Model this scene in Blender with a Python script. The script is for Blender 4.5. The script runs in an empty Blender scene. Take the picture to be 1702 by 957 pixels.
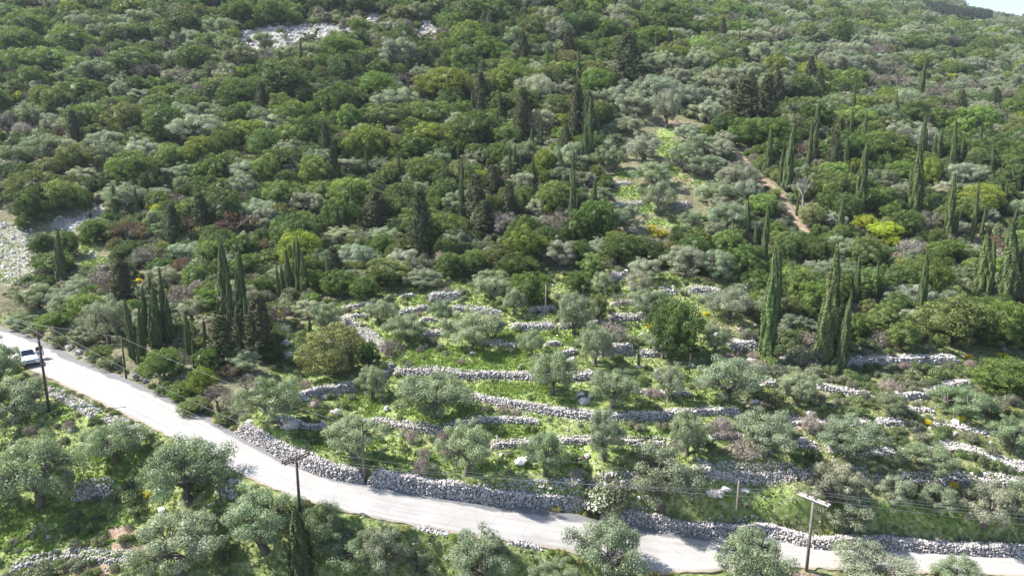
import bpy, math, random
import numpy as np
from mathutils import Vector, Matrix

# ------------------------------------------------------------------ camera, sky, sun, exposure
SC = bpy.context.scene
COL = SC.collection
FPX = 1142.0                     # focal length in photo pixels (1702 wide)
PITCH = math.radians(12.0)
CAMZ = 40.0
cs, sn = math.cos(PITCH), math.sin(PITCH)
cam_data = bpy.data.cameras.new("camera")
cam = bpy.data.objects.new("camera", cam_data)
COL.objects.link(cam)
cam.location = (0, 0, CAMZ)
cam.rotation_euler = (math.radians(90) - PITCH, 0, 0)
cam_data.sensor_width = 36.0
cam_data.lens = FPX / 1702.0 * 36.0
cam_data.clip_start = 0.5
cam_data.clip_end = 6000
SC.camera = cam

SUN_EL = math.radians(47)
SUN_FROM = math.radians(-80)     # bearing the light comes from, clockwise from +Y
world = bpy.data.worlds.new("World")
SC.world = world
world.use_nodes = True
wn = world.node_tree.nodes
wl = world.node_tree.links
sky = wn.new("ShaderNodeTexSky")
sky.sky_type = 'NISHITA'
sky.sun_disc = False
sky.sun_elevation = SUN_EL
sky.sun_rotation = SUN_FROM
sky.air_density = 1.0
sky.dust_density = 1.0
sky.altitude = 300
wl.new(sky.outputs[0], wn["Background"].inputs[0])
wn["Background"].inputs[1].default_value = 0.108
sd = bpy.data.lights.new("sun", 'SUN')
sd.energy = 5.0
sd.angle = math.radians(0.5)
sd.color = (1.0, 0.96, 0.90)
sun = bpy.data.objects.new("sun", sd)
COL.objects.link(sun)
_d = Vector((math.sin(SUN_FROM) * math.cos(SUN_EL), math.cos(SUN_FROM) * math.cos(SUN_EL), math.sin(SUN_EL)))
sun.rotation_euler = _d.to_track_quat('Z', 'Y').to_euler()
SC.view_settings.view_transform = 'Standard'
SC.view_settings.look = 'None'
SC.view_settings.gamma = 1
SC.view_settings.use_curve_mapping = False
SC.view_settings.exposure = 1.45
SC.render.engine = 'CYCLES'
SC.cycles.max_bounces = 5
SC.cycles.diffuse_bounces = 3
SC.cycles.glossy_bounces = 2
SC.cycles.transmission_bounces = 4
SC.cycles.volume_bounces = 0
SC.cycles.transparent_max_bounces = 6
SC.cycles.use_denoising = True
SC.cycles.denoiser = 'OPENIMAGEDENOISE'
SC.cycles.denoising_input_passes = 'RGB_ALBEDO_NORMAL'

RNG = np.random.default_rng(11)
random.seed(5)

# ------------------------------------------------------------------ mesh helpers
def mesh_np(name, V, faces_quads=None, faces_tris=None, mats=(), var=None, smooth=False, mat_idx=None):
    """mesh from numpy arrays; var = float per vertex kept as the attribute 'var'"""
    me = bpy.data.meshes.new(name)
    V = np.asarray(V, dtype=np.float32).reshape(-1, 3)
    fq = np.zeros((0, 4), int) if faces_quads is None else np.asarray(faces_quads, int).reshape(-1, 4)
    ft = np.zeros((0, 3), int) if faces_tris is None else np.asarray(faces_tris, int).reshape(-1, 3)
    nl = fq.size + ft.size
    me.vertices.add(len(V)); me.vertices.foreach_set("co", V.ravel())
    me.loops.add(nl)
    me.loops.foreach_set("vertex_index", np.concatenate([fq.ravel(), ft.ravel()]).astype(np.int32))
    me.polygons.add(len(fq) + len(ft))
    starts = np.concatenate([np.arange(len(fq)) * 4, fq.size + np.arange(len(ft)) * 3]).astype(np.int32)
    me.polygons.foreach_set("loop_start", starts)
    if mat_idx is not None:
        me.polygons.foreach_set("material_index", np.asarray(mat_idx, np.int32))
    if var is not None:
        a = me.attributes.new("var", 'FLOAT', 'POINT')
        a.data.foreach_set("value", np.asarray(var, np.float32))
    me.update(calc_edges=True)
    me.polygons.foreach_set("use_smooth", np.full(len(fq) + len(ft), smooth))
    for m in mats: me.materials.append(m)
    return me

class MB:
    """collects pieces (verts, quads, tris, material slot, var) into one mesh"""
    def __init__(s): s.V = []; s.Q = []; s.T = []; s.mq = []; s.mt = []; s.var = []; s.n = 0
    def add(s, V, Q=None, T=None, m=0, var=0.5):
        V = np.asarray(V, float).reshape(-1, 3)
        if Q is not None and len(Q): Q = np.asarray(Q, int).reshape(-1, 4); s.Q.append(Q + s.n); s.mq.append(np.full(len(Q), m))
        if T is not None and len(T): T = np.asarray(T, int).reshape(-1, 3); s.T.append(T + s.n); s.mt.append(np.full(len(T), m))
        s.V.append(V); s.var.append(np.broadcast_to(np.asarray(var, float), (len(V),))); s.n += len(V)
        return s
    def mesh(s, name, mats, smooth=False, xf=None):
        V = np.concatenate(s.V) if s.V else np.zeros((0, 3))
        if xf is not None: V = xf(V)
        Q = np.concatenate(s.Q) if s.Q else None
        T = np.concatenate(s.T) if s.T else None
        mi = np.concatenate((s.mq if s.Q else []) + (s.mt if s.T else []))
        return mesh_np(name, V, Q, T, mats, np.concatenate(s.var), smooth, mi)
    def obj(s, name, mats, parent=None, smooth=False):
        return link(bpy.data.objects.new(name, s.mesh(name, mats, smooth)), parent)

def link(o, parent=None):
    COL.objects.link(o)
    if parent is not None: o.parent = parent
    return o

def tag(o, label=None, cat=None, group=None, kind=None):
    if label: o["label"] = label
    if cat: o["category"] = cat
    if group: o["group"] = group
    if kind: o["kind"] = kind
    return o

def empty(name, loc, rz=0.0):
    o = bpy.data.objects.new(name, None); COL.objects.link(o)
    o.location = loc; o.rotation_euler = (0, 0, rz); o.empty_display_size = 0.3
    return o

def tube(P, R, n=7, cap=True):
    """tapered tube along the points P with radii R -> V, Q, T"""
    P = np.asarray(P, float); R = np.broadcast_to(np.asarray(R, float), (len(P),))
    V = []; Q = []; T = []
    ref = np.array([0.3, 0.2, 1.0]) if abs((P[-1] - P[0])[2]) < 0.8 * np.linalg.norm(P[-1] - P[0]) else np.array([1.0, 0.1, 0.05])
    for i in range(len(P)):
        d = P[min(i + 1, len(P) - 1)] - P[max(i - 1, 0)]
        d = d / (np.linalg.norm(d) + 1e-9)
        a = np.cross(d, ref); a /= np.linalg.norm(a) + 1e-9
        b = np.cross(d, a)
        for k in range(n):
            t = 2 * math.pi * k / n
            V.append(P[i] + R[i] * (math.cos(t) * a + math.sin(t) * b))
    for i in range(len(P) - 1):
        for k in range(n):
            k2 = (k + 1) % n
            Q.append((i * n + k, i * n + k2, (i + 1) * n + k2, (i + 1) * n + k))
    if cap:
        V.append(P[-1]); e = len(V) - 1; b0 = (len(P) - 1) * n
        for k in range(n): T.append((b0 + k, b0 + (k + 1) % n, e))
        V.append(P[0]); e = len(V) - 1
        for k in range(n): T.append(((k + 1) % n, k, e))
    return np.array(V), Q, T

def box(c, s, rot=None):
    c = np.asarray(c, float); s = np.asarray(s, float) / 2
    V = np.array([[x, y, z] for x in (-1, 1) for y in (-1, 1) for z in (-1, 1)], float) * s
    if rot is not None: V = V @ np.asarray(rot).T
    Q = [(0, 1, 3, 2), (4, 6, 7, 5), (0, 4, 5, 1), (2, 3, 7, 6), (0, 2, 6, 4), (1, 5, 7, 3)]
    return V + c, Q

# ------------------------------------------------------------------ materials
def new_mat(name):
    m = bpy.data.materials.new(name); m.use_nodes = True
    return m, m.node_tree.nodes, m.node_tree.links, m.node_tree.nodes["Principled BSDF"]

def plain(name, col, rough=0.7, metal=0.0, nscale=0, namt=0.25, spec=0.3):
    m, n, l, b = new_mat(name)
    b.inputs["Roughness"].default_value = rough; b.inputs["Metallic"].default_value = metal
    b.inputs["Specular IOR Level"].default_value = spec
    b.inputs["Base Color"].default_value = (*col, 1)
    if nscale:
        tc = n.new("ShaderNodeTexCoord"); t = n.new("ShaderNodeTexNoise"); t.inputs["Scale"].default_value = nscale
        t.inputs["Detail"].default_value = 4
        l.new(tc.outputs["Object"], t.inputs["Vector"])
        r = n.new("ShaderNodeMapRange"); r.inputs[3].default_value = 1 - namt * 2; r.inputs[4].default_value = 1 + namt
        l.new(t.outputs["Fac"], r.inputs[0])
        mx = n.new("ShaderNodeVectorMath"); mx.operation = 'SCALE'; mx.inputs[0].default_value = col
        l.new(r.outputs[0], mx.inputs["Scale"]); l.new(mx.outputs[0], b.inputs["Base Color"])
    return m

def foliage_mat(name, transl=0.3, rough=0.55, spec=0.25, contrast=0.75):
    """leaf colour = the plant's own 'tint' x a per-leaf variation"""
    m, n, l, b = new_mat(name)
    at = n.new("ShaderNodeAttribute"); at.attribute_type = 'INSTANCER'; at.attribute_name = "tint"
    va = n.new("ShaderNodeAttribute"); va.attribute_type = 'GEOMETRY'; va.attribute_name = "var"
    r = n.new("ShaderNodeMapRange"); r.inputs[3].default_value = 1 - contrast * 0.6; r.inputs[4].default_value = 1 + contrast
    l.new(va.outputs["Fac"], r.inputs[0])
    sc = n.new("ShaderNodeVectorMath"); sc.operation = 'SCALE'
    l.new(at.outputs["Vector"], sc.inputs[0]); l.new(r.outputs[0], sc.inputs["Scale"])
    # older leaves lean yellow
    hs = n.new("ShaderNodeHueSaturation")
    r2 = n.new("ShaderNodeMapRange"); r2.inputs[3].default_value = 0.515; r2.inputs[4].default_value = 0.485
    l.new(va.outputs["Fac"], r2.inputs[0]); l.new(r2.outputs[0], hs.inputs["Hue"])
    l.new(sc.outputs[0], hs.inputs["Color"])
    b.inputs["Roughness"].default_value = rough; b.inputs["Specular IOR Level"].default_value = spec
    l.new(hs.outputs[0], b.inputs["Base Color"])
    tr = n.new("ShaderNodeBsdfTranslucent"); mx = n.new("ShaderNodeMixShader"); mx.inputs[0].default_value = transl
    sc2 = n.new("ShaderNodeVectorMath"); sc2.operation = 'MULTIPLY'; sc2.inputs[1].default_value = (1.25, 1.3, 0.7)
    l.new(hs.outputs[0], sc2.inputs[0]); l.new(sc2.outputs[0], tr.inputs["Color"])
    l.new(b.outputs[0], mx.inputs[1]); l.new(tr.outputs[0], mx.inputs[2])
    l.new(mx.outputs[0], n["Material Output"].inputs["Surface"])
    return m

M_LEAF = foliage_mat("leaf_foliage", 0.34, 0.6, 0.2, 0.8)
M_OLIVE = foliage_mat("olive_foliage", 0.32, 0.5, 0.3, 0.55)
M_NEEDLE = foliage_mat("needle_foliage", 0.12, 0.7, 0.15, 0.8)
M_TWIG = foliage_mat("dry_twigs", 0.1, 0.9, 0.1, 0.5)
M_BARK = plain("bark", (0.11, 0.09, 0.07), 0.9, nscale=5)
M_OBARK = plain("olive_bark", (0.13, 0.115, 0.095), 0.9, nscale=5)
M_DEADWOOD = plain("bleached_wood", (0.24, 0.22, 0.21), 0.8, nscale=5)
M_WOOD = plain("pole_wood", (0.09, 0.065, 0.05), 0.85, nscale=4)
M_WOODPALE = plain("weathered_pole_wood", (0.2, 0.165, 0.14), 0.85, nscale=4)
M_ARMPALE = plain("pale_crossarm", (0.55, 0.52, 0.5), 0.7, nscale=4, namt=.1)
M_PORC = plain("insulator_porcelain", (0.12, 0.07, 0.05), 0.25, spec=0.5)
M_WIRE = plain("wire_metal", (0.2, 0.2, 0.2), 0.6, 0.0)

def stone_mat():
    m, n, l, b = new_mat("limestone")
    va = n.new("ShaderNodeAttribute"); va.attribute_name = "var"
    cr = n.new("ShaderNodeValToRGB")
    e = cr.color_ramp.elements
    e[0].position = 0; e[0].color = (0.10, 0.095, 0.095, 1); e[1].position = 1; e[1].color = (0.68, 0.655, 0.63, 1)
    x = e.new(0.18); x.color = (0.25, 0.235, 0.23, 1)
    x = e.new(0.6); x.color = (0.49, 0.465, 0.45, 1)
    x = e.new(0.8); x.color = (0.42, 0.36, 0.33, 1)
    l.new(va.outputs["Fac"], cr.inputs[0])
    tc = n.new("ShaderNodeTexCoord"); t = n.new("ShaderNodeTexNoise"); t.inputs["Scale"].default_value = 6; t.inputs["Detail"].default_value = 5
    l.new(tc.outputs["Object"], t.inputs["Vector"])
    r = n.new("ShaderNodeMapRange"); r.inputs[3].default_value = 0.55; r.inputs[4].default_value = 1.3
    l.new(t.outputs["Fac"], r.inputs[0])
    sc = n.new("ShaderNodeVectorMath"); sc.operation = 'SCALE'
    l.new(cr.outputs[0], sc.inputs[0]); l.new(r.outputs[0], sc.inputs["Scale"])
    l.new(sc.outputs[0], b.inputs["Base Color"]); b.inputs["Roughness"].default_value = 0.9
    b.inputs["Specular IOR Level"].default_value = 0.15
    bp = n.new("ShaderNodeBump"); bp.inputs["Strength"].default_value = 0.6; bp.inputs["Distance"].default_value = 0.05
    l.new(t.outputs["Fac"], bp.inputs["Height"]); l.new(bp.outputs[0], b.inputs["Normal"])
    return m
M_STONE = stone_mat()

# ------------------------------------------------------------------ photo pixel <-> world
def ray(px, py):
    px = np.asarray(px, float); py = np.asarray(py, float)
    u = (px - 851.0) / FPX; v = -(py - 478.5) / FPX
    return np.stack([u, cs + v * sn, -sn + v * cs], -1)      # axial depth 1
def P(px, py, z):
    return ray(px, py) * np.asarray(z, float)[..., None] + np.array([0, 0, CAMZ])
def D(px, py, drop):
    r = ray(px, py); return r * (-drop / r[..., 2]) + np.array([0, 0, CAMZ])
def project(X):
    X = np.asarray(X, float) - np.array([0, 0, CAMZ])
    z = X[..., 1] * cs - X[..., 2] * sn
    v = X[..., 1] * sn + X[..., 2] * cs
    return 851.0 + FPX * X[..., 0] / z, 478.5 - FPX * v / z, z
# ------------------------------------------------------------------ terrain surface
# upper and lower edge of the road (photo pixels, drop below the camera in metres)
ROAD_U = [(-260,455,21.5),(-120,500,22.2),(0,541,23.2),(51,558,23.6),(88,575,23.9),(126,597,24.1),(202,624,24.4),(253,647,24.7),(303,669,25.1),(354,695,25.5),
          (387,716,25.8),(425,738,26.1),(473,759,26.5),(505,776,26.8),(560,793,27.2),(605,803,27.6),(666,813,28.1),(730,824,28.7),
          (794,834,29.3),(855,842,29.9),(959,857,30.8),(1068,875,31.7),(1139,885,32.2),(1216,890,32.5),(1302,892,32.8),(1411,903,33.1),
          (1516,910,33.3),(1702,919,33.6),(1850,925,33.8),(2050,930,34)]
ROAD_L = [(-260,505,21.5),(-120,556,22.2),(0,590,23.2),(30,606,23.6),(76,626,23.9),(100,638,24.1),(152,662,24.4),(200,686,24.7),(253,712,25.1),(300,737,25.5),
          (340,757,25.8),(385,783,26.1),(440,808,26.5),(480,824,26.8),(535,841,27.2),(590,854,27.6),(650,867,28.1),(720,880,28.7),
          (790,892,29.3),(855,902,29.9),(950,916,30.8),(1075,950,31.7),(1140,962,32.2),(1216,948,32.5),(1302,943,32.8),(1411,947,33.1),
          (1516,951,33.3),(1702,957,33.6),(1850,962,33.8),(2050,966,34)]
_U = np.array([D(*a) for a in ROAD_U]); _Ud = np.array([a[2] for a in ROAD_U], float)
_s = np.concatenate([[0], np.cumsum(np.hypot(*np.diff(_U[:, :2], axis=0).T))]); _t = np.linspace(0, _s[-1], 2400)
_Ux = np.stack([np.interp(_t, _s, _U[:, k]) for k in range(2)], 1); _Udd = np.interp(_t, _s, _Ud)
_Ld = np.array([a[2] for a in ROAD_L], float)
for _ in range(14):      # the two edges are level with each other across the road, not along one photo column
    _L = np.array([D(a[0], a[1], d) for a, d in zip(ROAD_L, _Ld)])
    k_ = ((_L[:, None, :2] - _Ux[None]) ** 2).sum(-1).argmin(1); _Ld = .5 * _Ld + .5 * _Udd[k_]
ROAD_L = [(a[0], a[1], float(d)) for a, d in zip(ROAD_L, _Ld)]
CT = []
for a in ROAD_U + ROAD_L: CT.append(D(*a))
DROPS = [  # (px, py, drop)
 (0,1100,33),(300,1100,33.5),(850,1150,34),(1300,1100,36.5),(1702,1100,37),(-300,900,31),(2000,1100,37),
 (0,720,27.0),(60,840,29.2),(0,957,31),(200,800,28.3),(300,860,29.5),(300,957,31),(180,740,26.6),(500,957,31.5),(430,900,30),(600,920,30.5),(700,957,32),(850,957,32.3),
 (1000,975,32.8),(1340,975,34.2),(1600,980,34.8)]
for a in DROPS: CT.append(D(*a))
DEPTHS = [ # (px, py, axial depth)
 (480,715,61.5),(600,770,59),(720,780,59),(850,795,59),(1000,805,59),(1180,815,58.5),(1330,825,58),(1500,845,58),(1702,850,58),
 (600,700,66),(700,700,65.5),(850,700,65),(1000,700,65),(1200,700,65),(1400,700,65.5),(1600,720,65),(1750,720,65),
 (500,640,73),(600,610,76),(720,610,75),(850,610,74),(1000,610,74),(1200,620,73.5),(1400,630,74),(1600,640,74),(1750,640,75),
 (660,540,84),(850,530,85),(1050,540,84),(1250,550,83),(1450,550,84),(1650,550,85),
 (700,475,94),(850,470,95),(1050,465,95),(1250,470,95),(1450,470,96),(1650,470,98),
 (380,660,66),(300,620,71),(200,580,77),(100,545,83),(0,515,90),(-150,470,95),
 (400,560,82),(250,520,90),(100,480,98),(0,450,105),(450,480,95),(550,460,98),(-150,400,112),
 (0,400,115),(200,400,114),(400,400,112),(600,400,111),(850,400,110),(1100,400,109),(1300,400,108),(1500,400,108),(1702,400,110),(1900,400,112),
 (0,300,135),(200,300,134),(400,300,132),(600,300,131),(850,300,130),(1100,300,127),(1300,310,124),(1500,300,128),(1702,300,132),(1900,300,135),
 (-150,220,155),(0,220,154),(200,220,152),(400,220,150),(600,220,149),(850,220,148),(1050,215,146),(1250,215,148),(1400,215,155),(1550,215,165),(1702,215,180),(1900,215,190),
 (0,130,178),(200,130,176),(400,130,174),(600,130,173),(850,130,172),(1050,130,174),(1200,130,182),(1350,130,200),(1500,130,225),(1620,130,245),(1702,130,255),(1900,130,270),
 (0,50,207),(200,50,205),(400,50,203),(600,50,202),(850,50,203),(1000,55,208),(1100,55,218),(1200,70,232),(1350,70,268),(1500,75,310),(1620,70,335),(1702,75,340),(1900,80,350),
 (-150,0,228),(0,0,228),(200,0,226),(400,0,225),(600,0,225),(850,0,228),(1000,5,240),(1100,12,256),(1200,20,290),(1350,25,360),(1500,35,440),(1620,40,470),(1702,48,480),(1900,60,480),
 (1350,-10,520),(1500,5,640),(1600,14,700),(1702,34,640),(1800,60,600),(1950,85,600),
 (0,-120,290),(400,-120,290),(850,-120,300),(1200,-60,460),(1450,-20,760),
 (1500,60,1000),(1600,70,1000),(1702,90,900),(1950,140,900),(1200,-40,900),(850,-100,700),(400,-100,650),(0,-100,600),(850,-20,1300),(0,0,1200),
]
for a in DEPTHS: CT.append(P(np.array(a[0]), np.array(a[1]), np.array(a[2], float)))
CT = np.array(CT)

def _phi(r2): return 0.5 * r2 * np.log(r2 + 1e-9)
S_ = 100.0
_A = CT[:, :2] / S_
_n = len(CT)
_K = _phi(((_A[:, None] - _A[None]) ** 2).sum(-1)) + np.eye(_n) * 2e-4
_Pm = np.concatenate([np.ones((_n, 1)), _A], 1)
_M = np.block([[_K, _Pm], [_Pm.T, np.zeros((3, 3))]])
_W = np.linalg.solve(_M, np.concatenate([CT[:, 2], np.zeros(3)]))
def H_base(x, y):
    q = np.stack([np.ravel(x), np.ravel(y)], -1) / S_
    out = np.empty(len(q))
    for i in range(0, len(q), 20000):
        b = q[i:i + 20000]
        out[i:i + 20000] = _phi(((b[:, None] - _A[None]) ** 2).sum(-1)) @ _W[:_n] + _W[_n] + b @ _W[_n + 1:]
    return out.reshape(np.shape(x))

# polar grid round the camera, fine where the terraces are
TH = np.radians(np.linspace(-64, 64, 640))
RR = np.concatenate([np.arange(10, 44, 1.0), np.arange(44, 112, 0.3), 112 * 1.0125 ** np.arange(0, 215)])
GX = np.sin(TH)[:, None] * RR[None]; GY = np.cos(TH)[:, None] * RR[None]
# evaluate the smooth surface on a coarser grid, then interpolate
def bil(G, th, r, TT, RG):
    i = np.clip(np.searchsorted(TT, th) - 1, 0, len(TT) - 2); j = np.clip(np.searchsorted(RG, r) - 1, 0, len(RG) - 2)
    a = np.clip((th - TT[i]) / (TT[i + 1] - TT[i]), 0, 1); b = np.clip((r - RG[j]) / (RG[j + 1] - RG[j]), 0, 1)
    return (G[i, j] * (1 - a) * (1 - b) + G[i + 1, j] * a * (1 - b) + G[i, j + 1] * (1 - a) * b + G[i + 1, j + 1] * a * b)
THc = TH[::4] if (len(TH) - 1) % 4 == 0 else np.append(TH[::4], TH[-1])
RRc = np.append(RR[::3], RR[-1]) if (len(RR) - 1) % 3 else RR[::3]
Hc = H_base(np.sin(THc)[:, None] * RRc[None], np.cos(THc)[:, None] * RRc[None])
HG = bil(Hc, np.broadcast_to(TH[:, None], GX.shape).ravel(), np.broadcast_to(RR[None], GX.shape).ravel(), THc, RRc).reshape(GX.shape)

def Hq(x, y, G=None):
    x = np.asarray(x, float); y = np.asarray(y, float)
    return bil(HG if G is None else G, np.arctan2(x, y), np.hypot(x, y), TH, RR)

ZS = 24 * 1.006 ** np.arange(0, 640)
def hit(px, py):
    """where the sight lines through photo pixels meet the ground -> (n,3), depth"""
    px = np.atleast_1d(np.asarray(px, float)); py = np.atleast_1d(np.asarray(py, float))
    r = ray(px, py)
    X = r[:, None, :] * ZS[None, :, None] + np.array([0, 0, CAMZ])
    below = X[..., 2] < Hq(X[..., 0], X[..., 1])
    k = np.argmax(below, 1); k[~below.any(1)] = len(ZS) - 1
    lo = ZS[np.maximum(k - 1, 0)]; hi = ZS[k]
    for _ in range(14):
        m = (lo + hi) / 2; X = r * m[:, None] + np.array([0, 0, CAMZ])
        bl = X[:, 2] < Hq(X[:, 0], X[:, 1])
        hi = np.where(bl, m, hi); lo = np.where(bl, lo, m)
    X = r * hi[:, None] + np.array([0, 0, CAMZ]); X[:, 2] = Hq(X[:, 0], X[:, 1])
    return X, hi

def inpoly(px, py, poly):
    px = np.asarray(px, float); py = np.asarray(py, float)
    c = np.zeros(px.shape, bool); n = len(poly)
    for i in range(n):
        x1, y1 = poly[i]; x2, y2 = poly[(i + 1) % n]
        if y1 == y2: continue
        c ^= ((y1 > py) != (y2 > py)) & (px < (x2 - x1) * (py - y1) / (y2 - y1) + x1)
    return c

# smooth value noise
def vnoise(x, y, seed=0):
    xi = np.floor(x).astype(np.int64); yi = np.floor(y).astype(np.int64)
    xf = x - xi; yf = y - yi
    def h(a, b):
        n = (a * 374761393 + b * 668265263 + seed * 974711) & 0xffffffff
        n = ((n ^ (n >> 13)) * 1274126177) & 0xffffffff
        return ((n ^ (n >> 16)) & 0xffff) / 65535.0
    u = xf * xf * (3 - 2 * xf); v = yf * yf * (3 - 2 * yf)
    return (h(xi, yi) * (1 - u) * (1 - v) + h(xi + 1, yi) * u * (1 - v) + h(xi, yi + 1) * (1 - u) * v + h(xi + 1, yi + 1) * u * v)
def fbm(x, y, seed=0, o=4):
    s = 0; a = 0.5
    for k in range(o): s = s + a * vnoise(x * 2 ** k, y * 2 ** k, seed + k); a /= 2
    return s / (1 - 0.5 ** o)

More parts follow.
